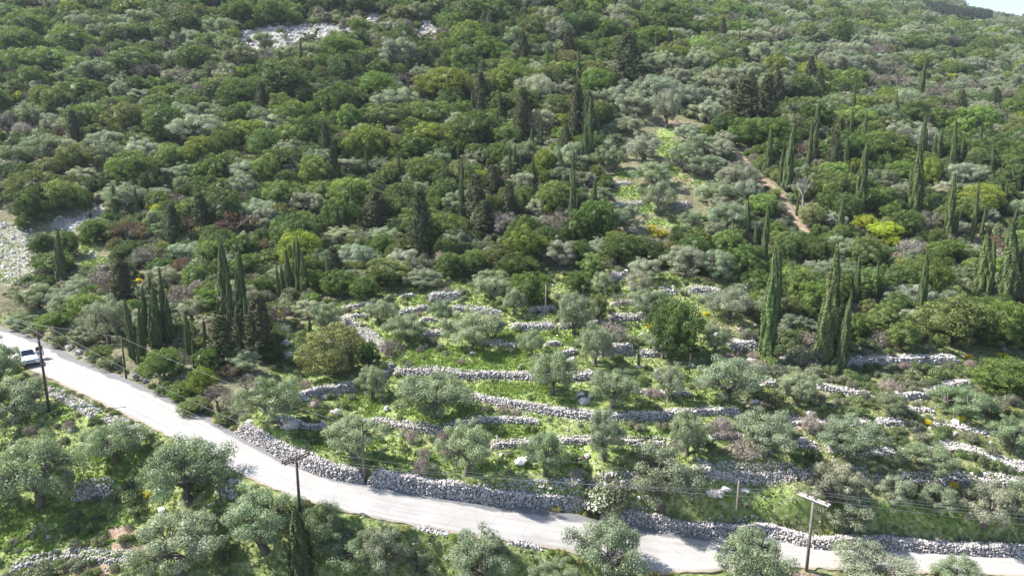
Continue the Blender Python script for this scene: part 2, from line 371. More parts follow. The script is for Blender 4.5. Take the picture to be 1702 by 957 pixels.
# ------------------------------------------------------------------ dry stone walls: bottom line in photo pixels, face height px, thickness m, description
WALLS = [
 ([(395,720),(425,733),(457,751),(489,766),(521,782),(569,795),(606,801)],27,0.9,"pale rubble wall beside the bend, from the left up to the slim pole"),
 ([(612,803),(650,808),(714,819),(778,829),(842,837),(914,833),(975,831)],30,1.1,"long white roadside wall of rounded stones below the green terraces"),
 ([(990,822),(1020,820),(1052,818),(1075,820)],26,0.9,"short wall stretch behind the white flowering bush"),
 ([(1150,806),(1171,805),(1225,803),(1280,802),(1325,804)],26,0.9,"shaded blue-grey wall above the flat grass strip"),
 ([(1380,800),(1412,800),(1446,802)],17,0.8,"short pale wall right of the flat grass strip"),
 ([(1500,808),(1530,806),(1575,805),(1625,808),(1668,812),(1702,818),(1790,826)],17,0.8,"broken pale wall among yellow broom at the right edge"),
 ([(1000,852),(1040,856),(1075,868),(1139,879),(1219,884),(1270,882),(1340,891),(1376,897),(1411,902),(1446,905),(1516,908),(1622,914),(1702,918),(1800,924)],24,0.9,"long low roadside wall at the lower right, half in shade"),
 ([(613,702),(650,706),(698,717),(736,722)],13,0.7,"low wall left of the grass terrace above the roadside"),
 ([(740,715),(788,703),(850,704),(898,708)],12,0.7,"thin wall curving along the middle grass terrace"),
 ([(775,664),(819,674),(855,680),(914,690),(956,698),(988,700),(1030,701),(1091,699),(1139,694),(1203,692),(1235,696)],15,0.8,"long terrace wall running right from under the wide bush"),
 ([(655,622),(703,622),(756,630),(791,631),(855,630),(880,632),(946,634),(991,628)],14,0.8,"straight terrace wall under the brightest grass strip"),
 ([(815,745),(850,743),(882,742),(943,738),(985,740),(1030,742),(1059,743),(1107,741)],13,0.7,"terrace wall just above the long roadside wall"),
 ([(1180,738),(1210,734),(1242,734)],14,0.7,"short wall between two olives right of the centre"),
 ([(566,530),(582,545),(602,558),(620,574),(637,586)],14,1.1,"thick diagonal boundary wall running down from the forest"),
 ([(628,640),(640,624),(655,612)],12,0.8,"short crooked wall linking the diagonal wall to the terrace"),
 ([(440,695),(455,690),(468,682),(488,672),(526,662),(564,652),(592,650)],20,0.9,"curved rough wall in shade left of the lower terraces"),
 ([(462,712),(499,722),(530,718),(548,710)],13,0.9,"low boulder wall close above the bend"),
 ([(663,523),(690,519),(715,514)],10,0.8,"small wall at the upper left terraces"),
 ([(666,494),(690,494)],9,0.7,"tiny wall just under the forest edge"),
 ([(712,500),(741,499),(768,498)],16,1.2,"bright rubble pile wall at the top of the terraces"),
 ([(750,517),(791,518),(832,526)],11,0.8,"upper terrace wall left of the small pole"),
 ([(697,538),(728,537)],10,0.7,"short wall behind the pair of upper olives"),
 ([(697,560),(715,558),(740,558)],11,0.7,"short pale wall left of the largest upper olive"),
 ([(582,534),(607,532),(622,528)],8,0.6,"small shaded wall beside the top of the diagonal wall"),
 ([(571,514),(600,512),(625,508)],9,0.6,"dark shaded wall under the forest edge at left"),
 ([(800,572),(828,574),(858,576)],10,0.7,"shaded wall right of the largest upper olive"),
 ([(850,548),(885,548),(925,547)],12,0.8,"wall under the small upper pole"),
 ([(880,522),(900,520),(925,518)],10,0.9,"rubble wall beside the small upper pole"),
 ([(1010,533),(1045,534),(1080,533)],12,0.8,"upper wall right of the small brown tree"),
 ([(1015,512),(1045,511),(1068,511)],10,0.7,"short shaded wall high on the centre terraces"),
 ([(1045,486),(1072,486)],10,0.8,"short wall at the top centre of the terraces"),
 ([(905,580),(935,580)],10,0.7,"small rubble wall left of the centre olives"),
 ([(930,600),(945,594),(960,588)],11,0.7,"crooked short wall beside a white boulder"),
 ([(995,592),(1025,590),(1055,588)],22,1.2,"broad tumbled stone bank right of the centre olives"),
 ([(1095,488),(1125,490)],10,0.8,"reddish stone wall at the top right terraces"),
 ([(1145,488),(1175,490),(1200,492)],13,0.8,"dark shaded wall right under the oak forest"),
 ([(1212,578),(1240,582),(1262,584)],17,1.1,"tumbled stone bank left of the double cypress"),
 ([(1236,606),(1262,612)],12,0.8,"small stone bank at the foot of the double cypress"),
 ([(1405,610),(1448,606),(1488,606),(1534,606),(1595,606)],17,1.0,"blue-shaded wall right of the tall cypress pair"),
 ([(1262,642),(1295,643)],12,0.7,"short wall above the dark olive at centre right"),
 ([(1358,645),(1402,655),(1450,662)],13,0.8,"pale wall right of the round bush"),
 ([(1492,668),(1545,662),(1562,648),(1615,641)],13,0.8,"pale angled wall high on the right"),
 ([(1510,682),(1553,688)],10,0.7,"short tan wall left of the big right bush"),
 ([(1458,704),(1509,706)],11,0.7,"shaded low wall in the middle of the right slope"),
 ([(1549,708),(1585,712),(1615,718)],10,0.7,"low wall under the big right bush"),
 ([(1305,706),(1344,708)],12,0.9,"short stone bank between two dark olives at right"),
 ([(1560,754),(1604,752),(1650,774),(1690,790),(1740,798)],12,1.3,"broad white wall slanting to the right edge"),
 ([(1335,748),(1366,752)],13,0.8,"small wall in the shade of a large right olive"),
 ([(1450,754),(1490,756)],11,0.8,"small wall half hidden by shrubs on the right slope"),
 ([(1012,466),(1030,468),(1042,464)],16,1.2,"bright rubble gully at the top of the terraces"),
 ([(121,828),(155,824),(190,818)],26,0.8,"tall blue-grey wall piece between the foreground olives at left"),
 ([(358,815),(380,822),(398,826)],20,0.8,"rough wall piece right of the large foreground olive"),
 ([(18,946),(50,938),(76,928),(98,926)],11,0.7,"low wall curving into the lower left corner"),
 ([(101,924),(146,926),(177,934),(220,930)],13,0.9,"low stone row across the lower left clearing"),
 ([(76,650),(106,662),(131,679),(160,694)],12,0.9,"low wall along the lower road edge near the car"),
 ([(172,696),(215,717),(245,732)],13,0.9,"low wall along the lower road edge before the large olive"),
 ([(688,894),(715,896),(748,899)],9,0.8,"short wall below the road near the middle"),
 ([(845,915),(875,918),(903,921)],9,0.8,"short shaded wall below the road left of the grey olive"),
 ([(1010,345),(1040,346),(1072,345)],9,0.8,"shaded wall in the hillside olive clearing"),
 ([(1090,350),(1120,348),(1150,345)],12,1.2,"rubble wall right of the hillside olives"),
 ([(1245,737),(1290,743),(1330,748)],11,0.8,"low wall running between the pair of dark right-hand olives"),
 ([(1372,753),(1410,757),(1445,755)],10,0.8,"low stone wall behind the crown left of the yellow broom"),
 ([(1240,697),(1270,701),(1300,706)],11,0.8,"stone wall continuing right from the long terrace wall"),
 ([(1350,709),(1400,707),(1452,704)],10,0.8,"thin wall stretching between two round right-hand olives"),
 ([(1495,757),(1528,757),(1556,755)],10,0.8,"wall stub leading up to the broad white slanting wall"),
 ([(1452,803),(1475,806),(1496,808)],13,0.8,"wall link just left of the broom by the right edge"),
 ([(1330,804),(1352,803),(1376,801)],20,0.9,"wall piece behind the olive next to the pale-armed pole"),
 ([(930,547),(968,545),(1005,536)],10,0.8,"terrace wall passing behind the small brown tree"),
 ([(1058,590),(1080,592),(1100,590)],12,0.8,"wall fragment under the dark round oak on the terraces"),
 ([(1112,742),(1145,741),(1175,739)],12,0.8,"terrace wall passing behind two centre right olives"),
 ([(1084,534),(1110,534),(1140,536)],9,0.7,"wall half hidden behind the dark round oak"),
 ([(1040,651),(1075,655),(1110,660),(1150,660)],9,0.7,"faint wall below two middle olives right of centre"),
 ([(1300,600),(1330,604),(1362,606)],12,0.8,"low wall between the double cypress and the tall pair"),
 ([(1460,664),(1475,667),(1488,668)],12,0.8,"short wall joining the two pale walls high on the right"),
 ([(1620,641),(1660,640),(1700,646)],9,0.7,"thin wall at the foot of the broad right oaks"),
 ([(1615,720),(1660,724),(1702,732)],9,0.7,"thin wall right of the big right bush"),
 ([(1020,308),(1050,308)],6,0.7,"thin wall at the upper step of the hillside clearing"),
]
def poly_world(pts, step=0.5):
    X, z = hit([p[0] for p in pts], [p[1] for p in pts])
    seg = np.hypot(np.diff(X[:, 0]), np.diff(X[:, 1])); s = np.concatenate([[0], np.cumsum(seg)])
    n = max(4, int(s[-1] / step)); t = np.linspace(0, s[-1], n)
    # light smoothing of the corners
    x = np.interp(t, s, X[:, 0]); y = np.interp(t, s, X[:, 1])
    for _ in range(3):
        x[1:-1] = (x[:-2] + 2 * x[1:-1] + x[2:]) / 4; y[1:-1] = (y[:-2] + 2 * y[1:-1] + y[2:]) / 4
    return np.stack([x, y], 1), t, float(np.mean(z))

def near_poly(x, y, W):
    """distance to the polyline W, signed side (uphill positive), end fade 0..1"""
    best = np.full(x.shape, 1e9); side = np.zeros(x.shape); ss = np.zeros(x.shape)
    L = 0
    for a, b in zip(W[:-1], W[1:]):
        d = b - a; l2 = d @ d; l = math.sqrt(l2)
        t = ((x - a[0]) * d[0] + (y - a[1]) * d[1]) / l2
        tc = np.clip(t, 0, 1)
        dx = x - a[0] - tc * d[0]; dy = y - a[1] - tc * d[1]
        dd = np.hypot(dx, dy); m = dd < best
        best = np.where(m, dd, best)
        side = np.where(m, np.sign(d[0] * (y - a[1]) - d[1] * (x - a[0])), side)
        ss = np.where(m, L + t * l, ss); L += l
    fade = np.clip(np.minimum(ss, L - ss) / 1.2 + 0.6, 0, 1)
    return best, side, fade

wall_data = []
bump = np.zeros_like(HG)
for pts, hp, th, desc in WALLS:
    W, t, z = poly_world(pts)
    E = PITCH + math.atan((np.mean([p[1] for p in pts]) - 478) / FPX)
    hw = (hp * z / FPX - th * 0.8 * math.sin(E)) / math.cos(E)
    hw = float(np.clip(hw, 0.35, 1.9))
    wall_data.append((W, t, z, hw, th, desc))
    x0, y0 = W.min(0) - 8; x1, y1 = W.max(0) + 8
    m = (GX > x0) & (GX < x1) & (GY > y0) & (GY < y1)
    d, sgn, fade = near_poly(GX[m], GY[m], W)
    L = 5.5
    up = np.where(sgn > 0, np.clip(d / 0.35, 0, 1) * np.clip(1 - (d - 0.35) / L, 0, 1), 0)
    bump[m] = np.maximum(bump[m], 0.85 * hw * up * fade)
HB = HG.copy()
# the road: kept out of the bumps, ground pulled just under it
RU = np.array([D(*a) for a in ROAD_U]); RL = np.array([D(*a) for a in ROAD_L])
def resample(A, n):
    s = np.concatenate([[0], np.cumsum(np.linalg.norm(np.diff(A[:, :2], axis=0), axis=1))])
    t = np.linspace(0, s[-1], n)
    return np.stack([np.interp(t, s, A[:, k]) for k in range(3)], 1)
def smooth(A, k=6):
    A = A.copy()
    for _ in range(k): A[1:-1] = (A[:-2] + 2 * A[1:-1] + A[2:]) / 4
    return A
NR = 1000
RUs = smooth(resample(RU, NR), 60); _Ls = smooth(resample(RL, 2400), 400)
RLs = _Ls[((RUs[:, None, :2] - _Ls[None, :, :2]) ** 2).sum(-1).argmin(1)]
for _ in range(25):
    RLs[1:-1] = (RLs[:-2] + 2 * RLs[1:-1] + RLs[2:]) / 4
RC = (RUs + RLs) / 2; RHW = np.linalg.norm((RUs - RLs)[:, :2], axis=1) / 2
road_z = smooth(RC, 40)[:, 2]
def road_info(x, y):
    """distance to centre line / half width, road height"""
    q = np.stack([np.ravel(x), np.ravel(y)], 1); C = RC[:, :2]
    dist = np.empty(len(q)); idx = np.empty(len(q), int)
    for i in range(0, len(q), 20000):
        d2 = ((q[i:i + 20000, None] - C[None]) ** 2).sum(-1); k = d2.argmin(1)
        idx[i:i + 20000] = k; dist[i:i + 20000] = np.sqrt(d2[np.arange(len(k)), k])
    idx = np.minimum(idx, NR - 1)
    return dist.reshape(np.shape(x)), RHW[idx].reshape(np.shape(x)), road_z[idx].reshape(np.shape(x))
HG = HB + bump
HG += 0.10 * (fbm(GX / 2.2, GY / 2.2, 3) - 0.5) + np.clip((np.hypot(GX, GY) - 110) / 60, 0, 1) * 2.2 * (fbm(GX / 22, GY / 22, 9) - 0.5) + 0.5 * (fbm(GX / 7, GY / 7, 5) - 0.5)
mr = (np.hypot(GX, GY) < 170)
rd, rh, rz = road_info(GX[mr], GY[mr])
k = np.clip((rd - rh - 0.35) / 1.0, 0, 1); k = k * k * (3 - 2 * k)
HG[mr] = np.where(rd < rh + 1.35, (rz - 0.10) * (1 - k) + HG[mr] * k, HG[mr])

# ground cover amounts (grass, bare earth, rock) at each ground point
GPX, GPY, GPZ = project(np.stack([GX, GY, HG], -1))
def blobs(lst):
    out = np.zeros(GX.shape)
    for cx, cy, rx, ry, w in lst:
        out = np.maximum(out, w * np.clip(1.6 - 1.2 * (((GPX - cx) / rx) ** 2 + ((GPY - cy) / ry) ** 2), 0, 1))
    return out
GRASS_B = [(25,430,50,60,.3),(1125,250,40,14,.7),(1060,345,40,10,.8),(1110,370,40,10,.6),(1150,300,30,10,.5),(780,598,150,26,1),(850,648,110,14,.95),(720,680,90,20,.9),(600,680,70,30,.75),(560,735,90,22,.8),(480,725,60,14,.7),(700,765,110,16,.8),(820,712,120,18,.9),(980,655,150,20,.7),
 (880,575,60,18,.85),(950,560,70,14,.8),(660,560,40,26,.7),(700,498,30,8,.8),(820,505,60,9,.7),(860,560,60,12,.8),(1050,545,60,14,.7),(1065,505,40,7,.8),(1090,640,50,20,.5),(1230,600,60,12,.3),
 (1130,720,120,18,.6),(950,745,140,16,.75),(870,770,100,16,.75),(1290,835,110,24,.75),(1230,700,110,12,.55),(1450,850,100,16,.9),(1600,865,110,16,.9),(1340,760,40,22,.4),(1500,625,90,14,.35),
 (60,880,150,45,1),(150,870,90,30,.9),(20,780,60,50,.8),(190,770,90,40,.8),(120,690,60,24,.7),(200,930,90,25,.6),(350,860,60,40,.4),(160,440,28,16,.8),(150,410,20,16,.7),(50,530,80,12,.4),(640,506,36,10,.5),
 (1045,290,24,6,1),(1050,320,36,10,1),(1110,285,26,7,.9),(1110,220,20,8,.8),(1090,345,40,12,.5),(1100,235,20,8,.7),(130,830,60,24,.6),(420,940,60,20,.4),(1000,925,80,10,.3),(830,870,30,8,.2)]
DIRT_B = [(200,885,28,12,1),(205,910,22,14,.8),(150,945,60,12,.9),(60,950,40,10,.5),(1262,292,14,18,.6),(1035,375,14,6,.7),(1140,300,22,5,.7),(1200,545,40,14,.5),(1230,600,40,20,.8),(1400,870,20,5,.2),
 (1250,735,40,20,.5),(1340,700,40,20,.5),(1330,960,40,12,1),(470,520,26,14,.5),(1220,540,60,30,.35),(1170,700,40,20,.3),(1275,675,40,14,.5),(1480,440,40,30,.5),(1545,385,26,12,.9),(1560,210,40,8,.8),(1120,205,24,5,.6),(560,105,24,6,.9),(520,100,20,5,.7),(315,145,10,8,.6),(300,125,10,12,.6),(140,345,24,10,.8),(650,590,20,8,.4)]
ROCK_B = [(30,430,40,60,.68),(15,400,34,34,.6),(125,372,46,12,1),(155,350,26,14,.8),(155,425,14,8,.7),(100,265,26,14,.7),(520,55,120,14,1),(455,75,50,14,1),(704,49,30,10,1.1),(420,95,16,30,.9),(620,30,14,8,.8),(405,70,24,22,.8),(375,110,10,18,.9),(290,118,12,12,.7),(315,152,18,5,.8),(1215,8,24,7,.9),(1290,0,80,5,.5),(1500,92,50,5,.7),(1595,49,22,4,1),(1670,22,20,6,.9),(1640,30,10,8,.9),(1640,50,14,4,.5),
 (1690,420,30,40,.6),(1660,400,26,20,.5),(860,0,40,4,.6),(135,590,50,14,.5),(230,625,40,10,.4),(1030,455,18,14,.8),(1130,480,30,8,.5),(1240,560,30,16,.5),(1310,690,14,14,.5),(490,700,50,14,.4),(560,680,40,12,.3),(1560,430,30,10,.35),(1480,650,90,16,.25),(1000,385,20,6,.6),(1058,384,16,6,.6)]
G_GRASS = blobs(GRASS_B); G_DIRT = blobs(DIRT_B); G_ROCK = blobs(ROCK_B)
# red earth footpath
PATH = [(1208,238),(1222,255),(1236,268),(1258,292),(1275,306),(1296,322),(1308,345),(1325,365),(1343,388)]
PW, _, _ = poly_world(PATH)
mp = (np.hypot(GX, GY) < 190) & (np.hypot(GX, GY) > 90)
dp = np.full(GX.shape, 99.0); dp[mp] = near_poly(GX[mp], GY[mp], PW)[0]
pathw = np.clip(1.3 - dp / 0.9, 0, 1)
G_DIRT = np.maximum(G_DIRT, pathw)
# foot of walls: stony verge; flat shelves in general get more grass
vis = (GPX > -400) & (GPX < 2100)
TERR = [(395,705),(440,640),(470,560),(560,505),(660,465),(760,460),(1000,446),(1090,450),(1210,470),(1290,590),(1640,575),(1800,600),(1900,1000),(700,1000),(-200,1000),(-200,640),(0,600),(200,690),(395,770)]
in_terr = inpoly(GPX, GPY, TERR) & (GPZ > 0)
G_GRASS = np.clip(np.where(in_terr, np.maximum(G_GRASS, np.where(GPX > 1230, 0.3, 0.42)), G_GRASS), 0, 1)

def ground_mat():
    m, n, l, b = new_mat("hillside_ground")
    geo = n.new("ShaderNodeNewGeometry")
    def noise(scale, det=5, rough=0.6):
        t = n.new("ShaderNodeTexNoise"); t.inputs["Scale"].default_value = scale; t.inputs["Detail"].default_value = det
        t.inputs["Roughness"].default_value = rough
        l.new(geo.outputs["Position"], t.inputs["Vector"]); return t.outputs["Fac"]
    def ramp(f, stops):
        r = n.new("ShaderNodeValToRGB"); e = r.color_ramp.elements
        e[0].position, e[0].color = stops[0][0], (*stops[0][1], 1); e[1].position, e[1].color = stops[-1][0], (*stops[-1][1], 1)
        for p, c in stops[1:-1]: x = e.new(p); x.color = (*c, 1)
        l.new(f, r.inputs[0]); return r.outputs[0]
    def attr(name):
        a = n.new("ShaderNodeAttribute"); a.attribute_name = name; return a.outputs["Fac"]
    def mask(a, nz, lo, hi, k=1.0):
        ad = n.new("ShaderNodeMath"); ad.operation = 'MULTIPLY_ADD'; ad.inputs[1].default_value = k
        l.new(nz, ad.inputs[0]); l.new(a, ad.inputs[2])
        r = n.new("ShaderNodeMapRange"); r.inputs[1].default_value = lo; r.inputs[2].default_value = hi; l.new(ad.outputs[0], r.inputs[0])
        return r.outputs[0]
    def mix(f, a, bb):
        x = n.new("ShaderNodeMix"); x.data_type = 'RGBA'; l.new(f, x.inputs[0]); l.new(a, x.inputs[6]); l.new(bb, x.inputs[7]); return x.outputs[2]
    n1 = noise(0.45); n2 = noise(2.2, 6, 0.7); n3 = noise(9, 4, 0.7); n4 = noise(0.12)
    base = ramp(n2, [(0.3, (0.055, 0.06, 0.03)), (0.43, (0.11, 0.12, 0.055)), (0.56, (0.19, 0.17, 0.11)), (0.7, (0.32, 0.29, 0.24))])
    grass = ramp(n2, [(0.32, (0.08, 0.14, 0.03)), (0.44, (0.15, 0.22, 0.055)), (0.56, (0.24, 0.28, 0.105)), (0.66, (0.38, 0.35, 0.23))])
    dirt = ramp(n2, [(0.3, (0.13, 0.10, 0.06)), (0.45, (0.25, 0.18, 0.125)), (0.6, (0.34, 0.265, 0.20)), (0.75, (0.45, 0.4, 0.34))])
    rock = ramp(n3, [(0.3, (0.10, 0.10, 0.08)), (0.5, (0.25, 0.24, 0.21)), (0.75, (0.5, 0.48, 0.45))])
    c = mix(mask(attr("grass"), n2, 0.70, 1.0), base, grass)
    c = mix(mask(attr("dirt"), n2, 0.85, 1.02), c, dirt)
    c = mix(mask(attr("rock"), n1, 0.85, 1.25), c, rock)
    l.new(c, b.inputs["Base Color"]); b.inputs["Roughness"].default_value = 0.95; b.inputs["Specular IOR Level"].default_value = 0.1
    bp = n.new("ShaderNodeBump"); bp.inputs["Strength"].default_value = 0.9; bp.inputs["Distance"].default_value = 0.25
    l.new(n2, bp.inputs["Height"]); l.new(bp.outputs[0], b.inputs["Normal"])
    return m
nT, nR = GX.shape
idx = np.arange(nT * nR).reshape(nT, nR)
quads = np.stack([idx[:-1, :-1], idx[:-1, 1:], idx[1:, 1:], idx[1:, :-1]], -1).reshape(-1, 4)[:, ::-1]
ter = mesh_np("hillside", np.stack([GX, GY, HG], -1).reshape(-1, 3), quads, mats=[ground_mat()], smooth=True)
for nm, A in (("grass", G_GRASS), ("dirt", G_DIRT), ("rock", G_ROCK)):
    at = ter.attributes.new(nm, 'FLOAT', 'POINT'); at.data.foreach_set("value", A.ravel().astype(np.float32))
tag(link(bpy.data.objects.new("hillside_terrain", ter)), kind="structure")

# ------------------------------------------------------------------ road
def road_mat():
    m, n, l, b = new_mat("worn_pale_asphalt")
    geo = n.new("ShaderNodeNewGeometry")
    def tex(scale, det, r, vec=None, d=0):
        t = n.new("ShaderNodeTexNoise"); t.inputs["Scale"].default_value = scale; t.inputs["Detail"].default_value = det; t.inputs["Roughness"].default_value = r
        t.inputs["Distortion"].default_value = d
        l.new(vec if vec else geo.outputs["Position"], t.inputs["Vector"]); return t
    across = n.new("ShaderNodeAttribute"); across.attribute_name = "across"
    along = n.new("ShaderNodeAttribute"); along.attribute_name = "along"
    cb = n.new("ShaderNodeCombineXYZ")
    sc = n.new("ShaderNodeMath"); sc.operation = 'MULTIPLY'; sc.inputs[1].default_value = 0.07; l.new(along.outputs["Fac"], sc.inputs[0])
    s2 = n.new("ShaderNodeMath"); s2.operation = 'MULTIPLY'; s2.inputs[1].default_value = 9; l.new(across.outputs["Fac"], s2.inputs[0])
    l.new(sc.outputs[0], cb.inputs[0]); l.new(s2.outputs[0], cb.inputs[1])
    streak = tex(1.4, 5, 0.6, cb.outputs[0])
    big = tex(0.35, 5, 0.6); fine = tex(7, 5, 0.75)
    r = n.new("ShaderNodeValToRGB"); e = r.color_ramp.elements
    e[0].position = 0.40; e[0].color = (0.29, 0.275, 0.258, 1); e[1].position = 0.62; e[1].color = (0.38, 0.365, 0.345, 1)
    mx = n.new("ShaderNodeMath"); mx.operation = 'ADD'; l.new(streak.outputs[0], mx.inputs[0]); l.new(big.outputs[0], mx.inputs[1])
    m2 = n.new("ShaderNodeMath"); m2.operation = 'MULTIPLY'; m2.inputs[1].default_value = 0.5; l.new(mx.outputs[0], m2.inputs[0])
    l.new(m2.outputs[0], r.inputs[0])
    # grey worn gutter strip along the uphill edge
    add = n.new("ShaderNodeMath"); add.operation = 'MULTIPLY_ADD'; add.inputs[1].default_value = 0.35; l.new(big.outputs[0], add.inputs[0]); l.new(across.outputs["Fac"], add.inputs[2])
    g = n.new("ShaderNodeMapRange"); g.inputs[1].default_value = 0.98; g.inputs[2].default_value = 1.03; l.new(add.outputs[0], g.inputs[0])
    gr = n.new("ShaderNodeValToRGB"); e = gr.color_ramp.elements
    e[0].position = 0.3; e[0].color = (0.12, 0.12, 0.125, 1); e[1].position = 0.7; e[1].color = (0.2, 0.2, 0.2, 1); l.new(fine.outputs[0], gr.inputs[0])
    mm = n.new("ShaderNodeMix"); mm.data_type = 'RGBA'; l.new(g.outputs[0], mm.inputs[0]); l.new(r.outputs[0], mm.inputs[6]); l.new(gr.outputs[0], mm.inputs[7])
    # earth washed over the lower edge
    ed = n.new("ShaderNodeMath"); ed.operation = 'MULTIPLY_ADD'; ed.inputs[1].default_value = 0.28; l.new(fine.outputs[0], ed.inputs[0]); l.new(across.outputs["Fac"], ed.inputs[2])
    eg = n.new("ShaderNodeMapRange"); eg.inputs[1].default_value = 0.24; eg.inputs[2].default_value = 0.15; l.new(ed.outputs[0], eg.inputs[0])
    me = n.new("ShaderNodeMix"); me.data_type = 'RGBA'; l.new(eg.outputs[0], me.inputs[0]); l.new(mm.outputs[2], me.inputs[6]); me.inputs[7].default_value = (0.25, 0.21, 0.15, 1)
    mm = me
    fr = n.new("ShaderNodeMapRange"); fr.inputs[3].default_value = 0.82; fr.inputs[4].default_value = 1.14; l.new(fine.outputs[0], fr.inputs[0])
    vs = n.new("ShaderNodeVectorMath"); vs.operation = 'SCALE'; l.new(mm.outputs[2], vs.inputs[0]); l.new(fr.outputs[0], vs.inputs["Scale"])
    # thin cracks
    vo = n.new("ShaderNodeTexVoronoi"); vo.feature = 'DISTANCE_TO_EDGE'; vo.inputs["Scale"].default_value = 0.35
    wv = n.new("ShaderNodeVectorMath"); wv.operation = 'ADD'; l.new(geo.outputs["Position"], wv.inputs[0]); l.new(big.outputs["Color"], wv.inputs[1]); l.new(wv.outputs[0], vo.inputs["Vector"])
    ck = n.new("ShaderNodeMapRange"); ck.inputs[1].default_value = 0.0; ck.inputs[2].default_value = 0.012; ck.inputs[3].default_value = 0.78; ck.inputs[4].default_value = 1.0; l.new(vo.outputs["Distance"], ck.inputs[0])
    v3 = n.new("ShaderNodeVectorMath"); v3.operation = 'SCALE'; l.new(vs.outputs[0], v3.inputs[0]); l.new(ck.outputs[0], v3.inputs["Scale"])
    l.new(v3.outputs[0], b.inputs["Base Color"]); b.inputs["Roughness"].default_value = 0.9; b.inputs["Specular IOR Level"].default_value = 0.15
    return m
NA = 14
rv = []; ac = []; al = []
slen = np.concatenate([[0], np.cumsum(np.linalg.norm(np.diff(RC[:, :2], axis=0), axis=1))])
for i in range(NR):
    for j in range(NA):
        t = j / (NA - 1)
        p = RLs[i] * (1 - t) + RUs[i] * t
        if j in (0, NA - 1):
            d = (RUs[i] - RLs[i]); d /= np.linalg.norm(d)
            p = p + d * (0.35 * (vnoise(np.array(slen[i] / 0.9), np.array(j * 7.0), 2) - 0.5) + 0.2 * (vnoise(np.array(slen[i] / 0.35), np.array(j * 3.0), 8) - 0.5))
        rv.append((p[0], p[1], road_z[i] + 0.04 * (1 - abs(2 * t - 1)))); ac.append(t); al.append(slen[i])
# skirts so that the paving has real thickness
def skirt(j):
    base = len(rv)
    for i in range(NR):
        x, y, z = rv[i * NA + j]; rv.append((x, y, z - 0.3)); ac.append(ac[j]); al.append(slen[i])
    return base
s0 = skirt(0); s1 = skirt(NA - 1)
rq = [(i * NA + j, (i + 1) * NA + j, (i + 1) * NA + j + 1, i * NA + j + 1) for i in range(NR - 1) for j in range(NA - 1)]
rq += [(s0 + i, s0 + i + 1, (i + 1) * NA, i * NA) for i in range(NR - 1)]
rq += [(i * NA + NA - 1, (i + 1) * NA + NA - 1, s1 + i + 1, s1 + i) for i in range(NR - 1)]
rme = mesh_np("road", rv, rq, mats=[road_mat()])
for nm, A in (("across", ac), ("along", al)):
    at = rme.attributes.new(nm, 'FLOAT', 'POINT'); at.data.foreach_set("value", np.array(A, np.float32))
tag(link(bpy.data.objects.new("road", rme)), kind="structure")

# ------------------------------------------------------------------ stones
_p = (1 + 5 ** .5) / 2
ICO = np.array([(-1, _p, 0), (1, _p, 0), (-1, -_p, 0), (1, -_p, 0), (0, -1, _p), (0, 1, _p), (0, -1, -_p), (0, 1, -_p), (_p, 0, -1), (_p, 0, 1), (-_p, 0, -1), (-_p, 0, 1)]) / math.hypot(1, _p)
ICF = np.array([(0, 11, 5), (0, 5, 1), (0, 1, 7), (0, 7, 10), (0, 10, 11), (1, 5, 9), (5, 11, 4), (11, 10, 2), (10, 7, 6), (7, 1, 8), (3, 9, 4), (3, 4, 2), (3, 2, 6), (3, 6, 8), (3, 8, 9), (4, 9, 5), (2, 4, 11), (6, 2, 10), (8, 6, 7), (9, 8, 1)])
def rot_rand(n, rng, tilt=None):
    q = rng.normal(size=(n, 4)); q /= np.linalg.norm(q, axis=1)[:, None]
    w, x, y, z = q.T
    return np.stack([1 - 2 * (y * y + z * z), 2 * (x * y - z * w), 2 * (x * z + y * w), 2 * (x * y + z * w), 1 - 2 * (x * x + z * z), 2 * (y * z - x * w), 2 * (x * z - y * w), 2 * (y * z + x * w), 1 - 2 * (x * x + y * y)], 1).reshape(n, 3, 3)
def stones(C, S, rng, flat=0.7):
    """angular stones at centres C with radii S -> V, T, var"""
    n = len(C)
    base = ICO[None] * (1 + rng.normal(0, 0.14, (n, 12, 1)))
    sc = np.stack([S * rng.uniform(0.85, 1.35, n), S * rng.uniform(0.8, 1.15, n), S * rng.uniform(0.6, 0.95, n)], 1)
    V = base * sc[:, None]
    V = np.einsum('nij,nkj->nki', rot_rand(n, rng), V) * np.array([1, 1, flat + 0.15]) + C[:, None]
    T = (ICF[None] + 12 * np.arange(n)[:, None, None]).reshape(-1, 3)
    var = np.repeat(np.clip(rng.beta(2.2, 1.7, n), 0, 1), 12)
    return V.reshape(-1, 3), T, var

